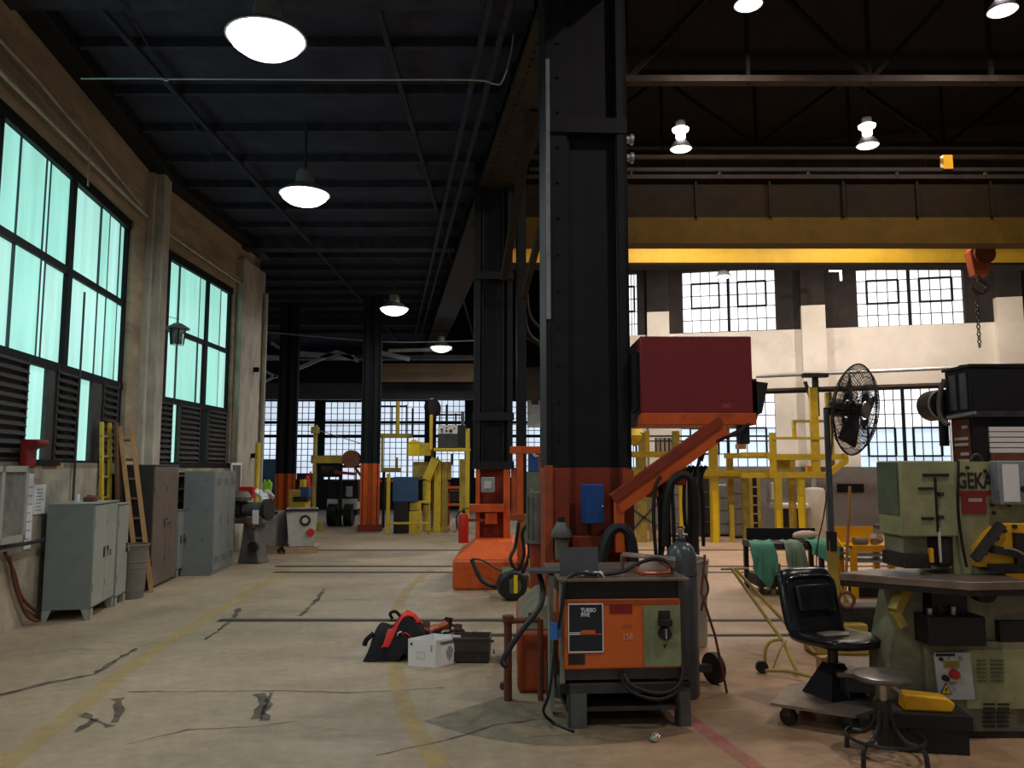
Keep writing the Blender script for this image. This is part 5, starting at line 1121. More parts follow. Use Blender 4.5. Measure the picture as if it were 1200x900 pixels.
wc = fl(893, 789); MB().cyl((wc.x - O.x, wc.y - O.y - .02, .05), (wc.x - O.x, wc.y - O.y + .02, .05), .05, n=16).build('wheel', 'rubber', t)
line('slant_tube', 'thin yellow tube slanting behind the chair', 'tube', [fl(1010, 735), at(985, 690, 8.8), at(975, 655, 8.9)], .014, 'yellow_old', False)
t = thing('cable_guard', 'dirty yellow floor guard with ring behind the chair', 'guard', (2.75, 7.5, 0)); MB().box(0, .5, 0, .3, 0, .28).build('body', 'yellow_old', t, bevel=.02); MB().box(.25, .9, .1, .35, 0, .42).build('dark_side', 'grime', t, bevel=.02); MB().ring((.35, .1, .48), .07, .015, (0, 1, 0), 18, 6).build('ring_handle', 'rust', t)

# ================================================================== YELLOW PLATFORM AT THE FAR WALL
NB = [0]
def bx(parent, nm, m, u0, v0, u1, v1, Y, th=.1, O=None):
    NB[0] += 1; Y += .004 * (NB[0] % 9); p = at(u0, v1, Y) - O; q = at(u1, v0, Y) - O
    if p.z < .5 and any(k in nm for k in ('post', 'leg', 'stile', 'sheet')): p.z = 0
    return MB().box(p.x, q.x, 0 + (Y - O.y - p.y) + p.y, p.y + th, p.z, q.z).build(nm, m, parent, smooth=False)
def px_thing(name, label, cat, Y, u, vb=None): return thing(name, label, cat, (at(u, 600, Y).x, Y, 0))
Y = 18.6; t = px_thing('work_platform', 'long yellow steel work platform across the far wall', 'platform', Y, 735); O = Vector(t.location)
for (nm, m, u0, v0, u1, v1, dy) in (('deck_beam', 'yellow', 735, 551, 905, 558, 0), ('upper_beam', 'yellow', 735, 529, 795, 536, 0), ('upper_beam', 'yellow', 850, 531, 905, 537, 0), ('deck_beam', 'yellow_old', 735, 558, 905, 561, .3),
    ('post', 'yellow_old', 747, 536, 757, 622, 0), ('post', 'yellow', 834, 518, 841, 628, 0), ('post', 'yellow_bright', 836, 575, 841, 625, -.05), ('post', 'yellow_old', 872, 558, 879, 624, 0), ('post', 'yellow_old', 854, 535, 859, 600, .4), ('post', 'yellow_old', 762, 575, 766, 618, .3), ('post', 'yellow_bright', 797, 566, 800, 610, .2), ('post', 'yellow', 857, 592, 860, 623, .1),
    ('guard_post', 'yellow_old', 749, 507, 756, 530, .1), ('guard_post', 'yellow', 756, 505, 761, 530, .1), ('guard_post', 'yellow_old', 789, 505, 796, 530, .1), ('guard_rail', 'muntin', 742, 510, 905, 512, .2), ('guard_rail', 'muntin', 742, 516, 905, 517.5, .2), ('guard_post', 'yellow_old', 775, 560, 778, 620, .5)):
    bx(t, nm, m, u0, v0, u1, v1, Y + dy, .12, O)
for k in range(9): u = 768 + k * 2.6; bx(t, 'slat', 'offwhite' if k % 2 else 'rust', u, 513, u + 1.6, 530, Y + .35, .05, O)
MB().lathe([(.02, 0), (.20, .1), (.24, .25), (.14, .42), (.02, .46)], at(744, 523, Y + .3) - O).build('yellow_drum', 'yellow', t)
MB().bar(at(740, 596, Y) - O, at(770, 617, Y) - O, .03, .04).bar(at(770, 590, Y) - O, at(742, 620, Y) - O, .03, .04).build('cross_brace', 'dark_steel', t)
MB().box(at(866, 526, Y).x - O.x, at(876, 520, Y).x - O.x, .1, .3, at(866, 526, Y).z, at(866, 520, Y).z).build('tool_case', 'wood', t)
t = px_thing('step_platform', 'raised yellow railed platform beside the fan', 'platform', 17.2, 905); Y = 17.2; O = Vector(t.location)
for (nm, m, u0, v0, u1, v1, dy) in (('deck_beam', 'yellow', 904, 553, 972, 560, 0), ('deck_beam', 'yellow', 870, 530, 905, 535, .2), ('lower_beam', 'yellow', 870, 554, 905, 560, .2), ('top_beam', 'yellow', 902, 532, 990, 539, 0), ('corner_post', 'yellow', 904, 507, 909, 556, 0), ('post', 'yellow_old', 927, 539, 932, 556, 0), ('post', 'yellow', 953, 454, 958, 556, 0), ('post', 'yellow', 930, 493, 933, 512, .1), ('guard_rail', 'yellow_old', 930, 492, 976, 495, .1), ('guard_rail', 'yellow', 905, 512, 974, 515, 0),
    ('leg', 'yellow', 910, 560, 916, 621, 0), ('leg', 'yellow_bright', 911, 598, 915, 621, -.05), ('leg', 'yellow_old', 927, 560, 932, 621, .2), ('leg', 'yellow', 938, 560, 943, 621, 0), ('leg', 'yellow_bright', 938, 582, 942, 621, -.05), ('rail_post', 'yellow_old', 972, 460, 975, 556, .1), ('kick_box', 'amber', 946, 546, 953, 553, .1), ('backing', 'yellow_old', 910, 539, 928, 552, .3)):
    bx(t, nm, m, u0, v0, u1, v1, Y + dy, .10, O)
MB().bar(at(968, 557, Y) - O, at(991, 540, Y) - O, .12, .12).build('end_brace', 'yellow', t); MB().bar(at(991, 541, Y) - O, at(990, 531, Y) - O, .10, .10).build('end_brace', 'yellow', t)
t = px_thing('fixed_ladder', 'dark caged ladder standing below the yellow platform', 'ladder', 18.3, 878); Y = 18.3; O = Vector(t.location)
for u in (880, 889): bx(t, 'stile', 'yellow_old', u, 560, u + 1.5, 621, Y, .05, O)
for k in range(5): bx(t, 'rung', 'galv', 880, 570 + k * 10.5, 889, 571.5 + k * 10.5, Y, .04, O)
bx(t, 'back_sheet', 'rubber', 880, 560, 890, 618, Y + .1, .03, O)
for (u0, u1, v0, v1, Y, lb, m) in ((822, 833, 560, 618, 20.0, 'dark steel locker standing behind the yellow posts', 'cab_black'), (843, 856, 568, 617, 20.2, 'pale grey roller cabinet behind the yellow posts', 'galv'), (861, 872, 560, 622, 19.6, 'plain grey pillar cabinet below the platform', 'grey_wall'), (786, 800, 562, 615, 20.0, 'mid grey cabinet behind the hanging hoses', 'grey_wall')):
    t = thing('back_cabinet', lb, 'cabinet', (at(u0, v1, Y).x, Y, 0)); W = (u1 - u0) * Y / F; h = at(u0, v0, Y).z
    MB().box(0, W, 0, .5, .05, h).build('body', m, t, bevel=.01); MB().box(.01, W - .01, -.012, 0, .08, h - .03).build('door', m, t)
    for k in range(3): MB().box(.02, W - .02, -.02, -.012, h * (.25 + k * .25), h * (.25 + k * .25) + .015).build('seam_strip', 'steel', t)
    MB().box(.03, W - .03, .03, .45, 0, .05).build('plinth', 'rubber', t)
p = at(950, 622, 19.0); t = thing('storage_tank', 'cream upright tank with a small cap under the platform', 'tank', (p.x + .12, 19, 0)); h = at(950, 572, 19).z
MB().lathe([(.22, 0), (.235, .02), (.235, h - .06), (.20, h), (.05, h + .02)], n=24).build('shell', 'tank_white', t); MB().cyl((0, 0, h), (0, 0, h + .22), .06, .04).build('cap', 'galv', t)
p = at(921, 600, 18.8); t = thing('sink_unit', 'white basin in front of the grey wall under the platform', 'basin', (p.x, 18.8, 0)); z = at(921, 596, 18.8).z
MB().box(-.25, .55, 0, .4, z, z + .12).build('bowl', 'white', t, bevel=.03); MB().box(-.1, .4, .1, .3, 0, z).build('stand', 'rubber', t); MB().box(-.3, -.12, .1, .2, z + .2, z + .6).build('dispenser', 'white', t, bevel=.02); MB().box(-.3, .5, .35, .42, z + .12, z + .62).build('splash_board', 'grey_wall', t)
# ================================================================== ALONG THE LEFT WALL
def wall_cab(name, label, u, v, rz, depth, L, h, foot, doors, mside, mfront, legs=True):
    p = fl(u, v); t = thing(name, label, 'cabinet', p, rz)
    MB().box(-depth, -.012, 0, L, foot, h).build('body', mside, t, bevel=.006)
    n = len(doors); y = .008
    for i, f in enumerate(doors):
        w = (L - .016) * f
        d = MB().box(-.012, .004, y + .004, y + w - .004, foot + .02, h - .02).build('door', mfront, t, bevel=.003)
        hy = y + w - .07 if i % 2 == 0 else y + .07; hz = foot + (h - foot) * .52
        MB().box(.004, .016, hy - .02, hy + .02, hz - .07, hz + .05).build('handle_plate', 'dark_steel', d); MB().cyl((.016, hy, hz), (.04, hy, hz), .012).bar((.04, hy, hz + .005), (.042, hy, hz - .06), .012, .016).build('handle', 'chrome', d)
        for zz in (.2, .8): MB().cyl((.004, y + .012, foot + (h - foot) * zz - .04), (.004, y + .012, foot + (h - foot) * zz + .04), .007, n=8).build('hinge', mside, d)
        y += w
    MB().box(-depth - .004, .008, -.004, L + .004, h, h + .012).build('top', mfront, t)
    if legs:
        for (x, yy, sx) in ((-depth, 0, 1), (-.10, 0, -1), (-depth, L - .10, 1), (-.10, L - .10, -1)):
            MB().prism([(x, foot), (x + .10, foot), (x + (.05 if sx > 0 else .10), 0), (x + (0 if sx > 0 else .05), 0)], 'xz', yy, yy + .012).box(x + (.09 if sx < 0 else 0), x + (.10 if sx < 0 else .012), yy, yy + .1, 0, foot).build('leg', mfront, t)
    return t
c1 = wall_cab('storage_cabinet', 'low grey two-door steel cabinet on flared feet by the left wall', 105, 727, .205, .50, .94, 1.285, .12, [.5, .5], 'cab_grey', 'cab_light')
c2 = wall_cab('storage_cabinet', 'narrow pale grey cabinet with chrome latches just behind the low grey one', 134, 711, .19, .42, .46, 1.24, .10, [1.0], 'cab_grey', 'cab_light')
p = c1.location
zt = 1.297
q = at(91, 588, 9.55); o = MB().lathe([(.022, 0), (.024, .08), (.018, .095)]).build('white_can', 'white', None, (q.x, 9.55, zt)); tag(o, 'small white can on top of the low grey cabinet', 'can')
q = at(106, 586, 9.7); o = MB().obox((0, 0, .028), (.12, .16, .055), (0, 0, .2)).obox((.01, .0, .06), (.10, .12, .02), (.1, .1, .5)).build('folded_cloth', 'rust', None, (q.x, 9.7, zt), bevel=.015); tag(o, 'folded reddish cloth on top of the low grey cabinet', 'cloth')
p = fl(152, 703); t = thing('trash_bin', 'tall brown plastic waste bin beside the ladders', 'bin', (p.x - .06, p.y + .15, 0))
MB().lathe([(.15, 0), (.155, .02), (.175, .38), (.185, .39), (.185, .62), (.20, .66), (.205, .70), (.19, .70), (.165, .1)], n=24).build('tub', 'bin_plastic', t); MB().ring((0, 0, .69), .20, .012).build('rim', 'bin_plastic', t); MB().ring((0, 0, .48), .186, .008).build('rib', 'bin_plastic', t)
def ladder(label, base, top, wid, wdir, m, rungm, n, sr=.03):
    base, top = Vector(base), Vector(top); t = thing('ladder', label, 'ladder', base, 0, 'ladders leaning by the wall pilaster'); d = top - base; w = Vector(wdir).normalized() * wid / 2
    for s in (-1, 1): MB().bar(w * s, w * s + d, sr * 1.4, sr * 2.2, wdir).build('stile', m, t, bevel=.004)
    for k in range(n):
        c = d * ((k + .7) / (n + .4)); MB().cyl(c - w * 1.25, c + w * 1.25, .018, n=8).build('rung', rungm, t)
    return t
wl = wpt(TH1, -1.15, .06); Dn = (-math.sin(TH1), math.cos(TH1), 0)
def lad(label, u, vtop, Y, lean, wid, m, rm, n, wdir=Dn, sr=.03, ub=None):
    tp = at(u, vtop, Y); b = Vector((tp.x + lean, Y - .02, 0))
    if ub: b.x = at(ub, 640, Y).x
    return ladder(label, b, tp, wid, wdir, m, rm, n, sr)
lad('tall yellow ladder standing behind the low grey cabinet', 124, 495, 11.0, .12, .30, 'yellow', 'yellow_old', 8)
lad('dark brown wooden ladder between the yellow one and the pilaster', 138, 496, 11.2, .18, .16, 'wood_dark', 'wood_dark', 8)
b = fl(163, 697); tp = at(147, 500, 11.25); ladder('pale wooden ladder leaning out in front of the pilaster', (b.x, 11.2, 0), tp, .15, (1, .4, 0), 'wood', 'wood_dark', 8, .028)
wall_cab('tall_cabinet', 'tall dark brown double-door cabinet next to the ladders', 175, 693, TH1, .52, 1.28, 1.73, .03, [.5, .5], 'cab_black', 'cab_brown', False)
wall_cab('narrow_cabinet', 'small narrow grey cabinet between brown cabinet and lockers', 206, 678, math.radians(4), .35, .42, 1.03, .12, [.5, .5], 'locker_grey', 'locker_grey')
lk = fl(248, 674.5); t = thing('locker_bank', 'tall grey bank of three lockers by the far wall section', 'lockers', lk, math.radians(5)); h = 1.645; L = 1.30
MB().box(-.48, -.012, 0, L, 0, h).build('body', 'locker_grey', t, bevel=.006)
for k in range(3):
    y0, y1 = .01 + k * L / 3, (k + 1) * L / 3 - .01
    d = MB().box(-.012, .004, y0, y1, .06, h - .03).build('door', 'locker_grey', t, bevel=.003); MB().box(.004, .02, y1 - .07, y1 - .04, .78, .92).build('handle', 'steel', d)
    for z in (.18, .22, .26, 1.42, 1.46, 1.50): MB().box(.004, .009, y0 + .1, y1 - .1, z, z + .012).build('vent_slot', 'dark_steel', d)
for (x, z) in ((-.1, 1.0), (-.16, .55), (-.4, 1.05), (-.14, 1.50)): MB().cyl((x, .0, z), (x, -.004, z), .012, n=10).build('bolt_hole', 'dark_steel', t)
t = thing('wall_shelf', 'dark open shelf between the brown cabinet and the lockers', 'shelf', wpt(TH2, .25, .02, 0), TH2)
for z in (1.12, 1.33, 1.55): MB().box(0, .28, 0, .75, z, z + .025).build('board', 'wood_dark', t)
for y in (0, .73): MB().box(0, .28, y, y + .02, .0, 1.62).build('upright', 'cab_black', t)
o = MB().box(0, .12, 0, .3, 0, .12).box(.02, .1, .05, .2, .12, .17).build('parts_box', 'rubber', None, wpt(TH2, .4, .08, 1.146), TH2); tag(o, 'black parts box on the dark wall shelf', 'box')
# glazed notice case, papers, red holder
def wp(th, u, v, off=.03): t_, z = wt(th, u, v, off); return t_, z
ta, za = wp(TH1, 4, 546, .06); tb, zb = wp(TH1, 28, 640, .22); ta -= .9
t = thing('display_case', 'grey wall case with sliding glass doors at the left edge', 'case', wpt(TH1, ta, .03, 0), TH1); L = tb - ta; z0, z1 = zb + .06, za + .0
MB().box(0, .03, 0, L, z0, z1).build('back_panel', 'glass_case', t)
for (a_, b_, c_, d_) in ((0, L, z0, z0 + .06), (0, L, z1 - .06, z1), (0, .06, z0, z1), (L - .06, L, z0, z1), (L * .47, L * .53, z0, z1)): MB().box(0, .20, a_, b_, c_, d_).build('frame', 'cab_light', t)
for k in range(2): MB().box(.17, .176, .06 + k * L * .47, L * .5 + k * L * .44, z0 + .05, z1 - .05).build('glass_door', 'glass', t)
for k, (y, z, w, hh_, m) in enumerate(((L * .62, z0 + .12, .22, .3, 'paper'), (L * .80, z0 + .08, .16, .12, 'blue_dull'), (L * .6, z0 + .48, .25, .26, 'tan_cloth'), (L * .15, z0 + .2, .3, .4, 'paper'))): MB().box(.032, .036, y, y + w, z, z + hh_).build('notice', m, t)
for z in (z0 + .42,): MB().box(.03, .15, .06, L - .06, z, z + .015).build('shelf', 'cab_grey', t)
def poster(label, u0, v0, u1, v1, name='wall_notice'):
    a_, zt_ = wp(TH1, u0, v0, .03); b_, _ = wp(TH1, u1, v0, .03); _, zb_ = wp(TH1, u0, v1, .03)
    t = thing(name, label, 'notice', wpt(TH1, a_, .025, zb_), TH1); w = b_ - a_; hh_ = zt_ - zb_
    MB().box(0, .006, 0, w, 0, hh_).build('sheet', 'paper', t)
    random.seed(int(u0))
    for k in range(7): MB().box(.006, .008, w * .12, w * random.uniform(.5, .88), hh_ * (.12 + k * .115), hh_ * (.12 + k * .115) + .015).build('print_line', 'ink_grey', t)
poster('tall white paper strip hanging beside the glass case', 33, 555, 41, 643); poster('white printed sheet pinned to the wall above the handrail', 41, 568, 54, 603)
a_, z_ = wp(TH1, 22, 548, .03); t = thing('horn_bracket', 'dark red metal hood with a wooden block on the wall', 'bracket', wpt(TH1, a_, .02, z_), TH1)
MB().prism([(0, 0), (.08, 0), (.08, .20), (.20, .24), (.20, .30), (0, .30)], 'xz', 0, .26).build('hood', 'dark_red', t, bevel=.02); MB().box(.12, .26, .30, .50, -.02, .05).build('wood_block', 'wood_pallet', t); MB().box(.05, .3, .28, .32, .02, .07).build('arm', 'dark_steel', t)
line('wall_hose', 'brown hose looping down the wall to the floor', 'hose', [wpt(TH1, wp(TH1, 2, 648)[0], .06, wp(TH1, 2, 648)[1]), wpt(TH1, wp(TH1, 12, 668)[0], .06, wp(TH1, 12, 668)[1]), wpt(TH1, wp(TH1, 22, 700)[0], .06, wp(TH1, 22, 700)[1]), wpt(TH1, wp(TH1, 40, 716)[0], .06, wp(TH1, 40, 716)[1]), wpt(TH1, wp(TH1, 52, 712)[0], .06, wp(TH1, 52, 712)[1])], .018, 'rust')
line('wall_hose', 'second brown hose trailing along the foot of the wall', 'hose', [wpt(TH1, wp(TH1, 6, 652)[0], .07, wp(TH1, 6, 652)[1]), wpt(TH1, wp(TH1, 14, 690)[0], .07, wp(TH1, 14, 690)[1]), wpt(TH1, wp(TH1, 26, 720)[0], .08, .12), wpt(TH1, wp(TH1, 34, 728)[0], .12, .03)], .018, 'rust')
a_, z_ = wp(TH1, 86, 560, .05); o = wpt(TH1, a_, .06, 0); line('wall_pipe', 'thin upright conduit between window and low grey cabinet', 'pipe', [(o.x, o.y, 1.0), (o.x, o.y, 3.9)], .014, 'dark_steel', False)
# lantern
q = at(208, 392, 13.3); t = thing('wall_lantern', 'old bracket lantern hanging before the far window', 'lantern', q)
MB().lathe([(.01, .20), (.06, .19), (.19, .11), (.195, .09), (.05, .09)], n=20).build('hood', 'canister', t); MB().lathe([(.13, .09), (.105, -.16), (.11, -.18), (.01, -.19)], n=8).build('glass_body', 'glass', t)
for k in range(6): a_ = k * math.pi / 3; MB().bar((.135 * math.cos(a_), .135 * math.sin(a_), .09), (.108 * math.cos(a_), .108 * math.sin(a_), -.18), .014, .014).build('cage_bar', 'dark_frame', t)
MB().box(-.05, .02, -.06, .06, -.17, .09).build('inner_core', 'dark_frame', t)
e = wpt(TH1, -.05, .12, q.z + .12) - q; MB().tube([e, e * .6 + Vector((0, 0, .02)), (-.1, 0, .02), (-.1, 0, .02)], .025).build('arm', 'canister', t); MB().cyl(e + Vector((0, 0, .12)), (.02, 0, .26), .006, n=6).build('tie_rod', 'dark_steel', t); MB().lathe([(.09, 0), (.10, .03), (.06, .06)], e, 14, (1, 0, .2)).build('wall_boss', 'pilaster', t)
# shop machine, hoppers, signs by the pilaster
p = fl(292, 661); t = thing('bench_grinder', 'greasy grey pedestal grinder beside the lockers', 'grinder', (p.x, p.y + .2, 0), math.radians(-15))
MB().prism([(-.22, 0), (.22, 0), (.14, .30), (.12, .72), (-.12, .72), (-.16, .30)], 'xz', -.15, .18).build('pedestal', 'machine_grey', t, bevel=.02); MB().box(-.30, .30, -.18, .22, .70, .80).build('bed', 'machine_grey', t, bevel=.02)
MB().cyl((-.18, 0, .95), (.20, 0, .95), .13, n=20).build('motor', 'machine_grey', t)
for x in (-.30, .24): MB().cyl((x, -.02, .95), (x + .08, -.02, .95), .19, n=24).build('wheel_guard', 'grime', t)
MB().box(.10, .22, -.22, -.20, .70, .95).build('tag', 'white', t); MB().bar((-.1, -.2, .78), (.18, -.28, .66), .05, .05).build('tool_rest', 'rust', t); MB().lathe([(.02, .05), (.16, .06), (.18, .12), (.1, .22)], (-.2, -.1, 1.05), 12).build('spark_hood', 'canister', t); MB().cyl((.12, -.16, .30), (.12, -.22, .30), .10, n=16).build('foot_housing', 'grime', t)
b = MB(); random.seed(5)
for k in range(7): b.obox((random.uniform(-.12, .12), random.uniform(-.08, .08), .03 + random.uniform(0, .10)), (.15, .12, .035), (random.random(), random.random(), random.random() * 3))
o = b.build('rag_heap', 'white_cloth', None, (p.x + .14, p.y + .30, 1.12), bevel=.03); tag(o, 'heap of white rags on top of the grinder', 'rags')
q = at(288, 584, 15.5); t = thing('fire_box', 'red metal box on a white post beside the pilaster', 'box', (q.x, 15.5, 0)); MB().box(-.13, .15, -.05, .1, q.z, q.z + .22).build('box', 'red', t, bevel=.01); MB().box(-.02, .04, 0, .06, 0, q.z).build('post', 'white', t)
o = MB().cyl((0, 0, 0), (0, 0, 2.2), .05).build('bollard_pipe', 'yellow', None, (q.x - .02, 16.2, 0)); tag(o, 'thin yellow pipe post behind the red box', 'post')
t = thing('notice_board', 'white framed board on the corner pilaster behind the lockers', 'board', wpt(TH2, 3.35, .16, .85), TH2); MB().box(0, .03, 0, .55, 0, .95).build('frame', 'white', t); MB().box(.03, .035, .05, .5, .05, .9).build('panel', 'machine_grey', t)
def hopper(label, u, v, w, d, h, flare, m, rz, marks=False):
    p = fl(u, v); t = thing('scrap_hopper', label, 'hopper', (p.x, p.y + d / 2, 0), rz)
    for k in range(3): MB().box(-w / 2, w / 2, -d / 2 + k * d * .42, -d / 2 + k * d * .42 + .10, .0, .10).build('pallet_runner', 'wood_pallet', t)
    MB().box(-w / 2 - .03, w / 2 + .03, -d / 2, d / 2, .10, .13).build('pallet_deck', 'wood_pallet', t)
    b = MB(); z0, z1 = .14, h; a, c = w / 2 - flare, d / 2 - flare * .6
    b.add([(-a, -c, z0), (a, -c, z0), (a, c, z0), (-a, c, z0), (-w/2, -d/2, z1), (w/2, -d/2, z1), (w/2, d/2, z1), (-w/2, d/2, z1), (-w/2+.03, -d/2+.03, z1), (w/2-.03, -d/2+.03, z1), (w/2-.03, d/2-.03, z1), (-w/2+.03, d/2-.03, z1), (-a+.03, -c+.03, z0+.1), (a-.03, -c+.03, z0+.1), (a-.03, c-.03, z0+.1), (-a+.03, c-.03, z0+.1)],
          [(3,2,1,0),(0,1,5,4),(1,2,6,5),(2,3,7,6),(3,0,4,7),(4,5,9,8),(5,6,10,9),(6,7,11,10),(7,4,8,11),(8,9,13,12),(9,10,14,13),(10,11,15,14),(11,8,12,15),(12,13,14,15)])
    b.build('shell', m, t); MB().box(-w/2 - .02, w/2 + .02, -d/2 - .02, -d/2 + .02, h - .04, h + .01).build('rim', 'grime', t)
    if marks:
        MB().cyl((.06, -d/2 - .004, h - .22), (.06, -d/2 + .02, h - .22), .11, n=20).build('dark_decal', 'grime', t); MB().cyl((.06, -d/2 - .012, h - .22), (.06, -d/2 + .0, h - .22), .06, n=16).build('decal_face', 'hopper_white', t); MB().cyl((.17, -d/2 + .0, h - .46), (.17, -d/2 + .05, h - .46), .08, n=16).build('red_decal', 'red', t)
    return t
hopper('white dented scrap hopper with round decals on a pallet', 347, 649, .62, .8, .87, .07, 'hopper_white', math.radians(14), True)
hopper('plain pale grey bin on a pallet beside the white hopper', 313, 649, .42, .7, .82, .02, 'galv', math.radians(-6))
# ================================================================== SECOND COLUMN'S FITTINGS
Y = 12.1
q = at(564, 577, Y); o = thing('gauge_box', 'grey gauge box with pale window on the orange column frame', 'gauge', q); MB().box(0, .20, -.06, .06, 0, .225).build('case', 'panel_grey', o, bevel=.01); MB().box(.045, .155, -.068, -.06, .06, .17).build('window', 'panel_white', o)
q = at(543, 636, 11.9); t = thing('fire_extinguisher', 'red fire extinguisher hung at the left of the farther column', 'fire extinguisher', q)
MB().lathe([(.07, 0), (.075, .02), (.075, .36), (.06, .41), (.03, .43)], n=20).build('cylinder', 'red', t); MB().cyl((0, 0, .43), (0, 0, .48), .025).bar((-.02, 0, .49), (.07, 0, .50), .02, .015).build('valve_head', 'rubber', t); MB().tube([(-.03, -.02, .46), (-.10, -.03, .38), (-.09, -.03, .2)], .010).build('hose', 'rubber', t); MB().box(-.02, .3, .07, .09, .3, .34).build('bracket', 'orange_dark', t)
o = MB().lathe([(.02, 0), (.06, .03), (.07, .12), (.04, .2)], n=10).build('wiping_rag', 'tan_cloth', None, at(532.5, 624, 12.2)); tag(o, 'pale rag hanging left of the fire extinguisher', 'rag')
q = at(547.5, 600, 12.25); o = MB().box(-.03, .03, 0, .05, 0, at(547, 503, 12.25).z - q.z + 0).build('conduit_post', 'yellow', None, (q.x, 12.25, q.z)); tag(o, 'thin yellow upright along the left edge of the farther column', 'post')
q = at(606, 608, 11.2); t = thing('gate_frame', 'orange pipe gate frame joining the two big columns', 'frame', (q.x, 11.2, 0)); zt = at(606, 523, 11.2).z; zb = at(606, 608, 11.2).z
MB().box(0, .085, 0, .08, zb - .6, zt).build('upright', 'orange', t, bevel=.006); w = at(641, 530, 11.2).x - q.x; MB().box(-.1, w, -.01, .09, zt - .10, zt).build('top_bar', 'orange', t, bevel=.006); MB().box(-.1, .12, -.02, .1, zb - .02, zb + .06).build('cross_bar', 'orange_dull', t); MB().bar((w - .10, .04, zt - .1), (w - .06, .04, zb - .1), .05, .06).build('upright', 'orange_dull', t)
MB().box(0, .085, 0, .08, 0, zb - .6).build('lower_upright', 'orange_dark', t)
q = at(630, 636, 9.2); t = thing('old_motor', 'grey brown cylindrical motor standing against the main column', 'motor', (q.x, 9.2, 0)); zt = at(630, 577, 9.2).z; zb = at(630, 636, 9.2).z
MB().cyl((0, 0, zb), (0, 0, zt), .125, n=24).build('body', 'canister', t); MB().cyl((0, 0, 0), (0, 0, zb), .09, n=16).build('stand', 'orange_dark', t)
for k in range(5): a_ = k * .5 - 2.4; MB().box(-.008, .008, -.14, -.11, zb + .05, zt - .05).build('fin', 'canister', t, (0, 0, 0), a_ + 1.4)
MB().cyl((-.06, 0, zt), (-.06, 0, zt + .04), .02).build('terminal', 'chrome', t); MB().cyl((.07, -.05, zt), (.07, -.05, zt + .03), .025).build('terminal', 'chrome', t)
line('hose_tangle', 'dark hose tangle hanging between footing and motor', 'hose', [at(608, 612, 11), at(604, 640, 11), at(598, 655, 10.9), at(606, 668, 10.9), at(614, 650, 10.9), at(612, 625, 10.9), at(618, 618, 10.9), at(620, 650, 10.9), at(612, 672, 10.9)], .025, 'rubber')
line('hose_tangle', 'black hose bowing out over the orange footing', 'hose', [at(553, 656, 11.25), at(562, 676, 11.15), at(572, 685, 11.1), at(584, 688, 11.1)], .03, 'rubber')
line('hose_tangle', 'thin cable arching over the orange footing to the wheel', 'cable', [at(553, 655, 11.2), at(566, 657, 11.15), at(585, 668, 11.1), at(600, 672, 11.1), at(615, 686, 11.1)], .012, 'rubber')
wy = fl(602, 704).y; q = fl(602, 704); t = thing('wheeled_cart', 'low greasy cart with fat rubber wheel by the orange footing', 'cart', (q.x, wy + .1, 0)); 
MB().cyl((.0, -.14, .19), (-.05, .06, .19), .19, n=28).build('wheel', 'rubber', t, bevel=.03); MB().cyl((.002, -.15, .19), (0, -.12, .19), .10, n=20).build('wheel_disc', 'machine_grey', t); MB().box(-.16, .2, .05, .5, .22, .30).build('bed', 'machine_grey', t); MB().box(-.16, .0, -.1, .4, .30, .38).build('fender', 'machine_green', t, bevel=.03)
MB().box(.0, .05, -.20, -.17, .11, .33).build('yellow_bar', 'yellow_bright', t); MB().cyl((.2, .4, .12), (.26, .4, .12), .12, n=20).build('rear_wheel', 'rubber', t)
q = at(626, 693, 10.6); t = thing('pallet_jack', 'small yellow hydraulic jack next to the rubber wheel', 'jack', (q.x, 10.6, 0)); zt = at(626, 655, 10.6).z; MB().box(-.10, .13, -.06, .06, .10, .15).build('base', 'yellow', t); MB().cyl((-.02, 0, .15), (-.02, 0, zt), .05, n=14).build('cylinder', 'yellow', t); MB().box(.06, .12, -.02, .06, .15, zt - .1).build('body', 'offwhite', t); MB().cyl((-.02, 0, zt), (.0, 0, zt + .22), .015).build('handle', 'wood', t); MB().box(-.1, -.06, -.08, .08, 0, .1).box(.09, .13, -.08, .08, 0, .1).build('foot', 'yellow_old', t)
# ================================================================== DOWN THE AISLE
def parts(t, Y, items, th=.12):
    O = Vector(t.location)
    for i_, (nm, m, u0, v0, u1, v1, *dy) in enumerate(items):
        d = (dy[0] if dy else 0) + .005 * i_; k = dy[1] if len(dy) > 1 else th
        p = at(u0, v1, Y + d) - O; q = at(u1, v0, Y + d) - O
        if p.z < .5 and O.z == 0 and nm not in ('rail', 'beam', 'casting', 'stripe', 'chassis', 'body', 'counterweight', 'motor'): p.z = 0
        MB().box(p.x, q.x, p.y, p.y + k, p.z, q.z).build(nm, m, t, bevel=.01)
Y = 21.5; t = thing('weld_positioner', 'large yellow welding positioner with round column and gearbox', 'machine', (at(515, 622, Y).x, Y, 0)); O = Vector(t.location)
parts(t, Y, [('main_post', 'yellow', 508, 540, 517, 622, 0, .3), ('main_post', 'yellow_old', 517, 545, 524, 620, .05, .3), ('arm_box', 'yellow_old', 484, 541, 528, 562, .1, .4), ('drive_housing', 'yellow_bright', 478, 519, 492, 534, -.1, .5), ('drive_side', 'yellow', 492, 519, 505, 534, -.1, .5), ('column_plate', 'yellow_old', 538, 538, 549, 610, .3, .2), ('base_plate', 'yellow_old', 500, 618, 526, 622.5, 0, .7)])
MB().prism([(at(478, 519, Y).x - O.x, at(478, 519, Y).z), (at(492, 519, Y).x - O.x, at(492, 519, Y).z), (at(485, 516, Y).x - O.x, at(485, 515, Y).z)], 'xz', -.1, .4).build('housing_roof', 'yellow_bright', t)
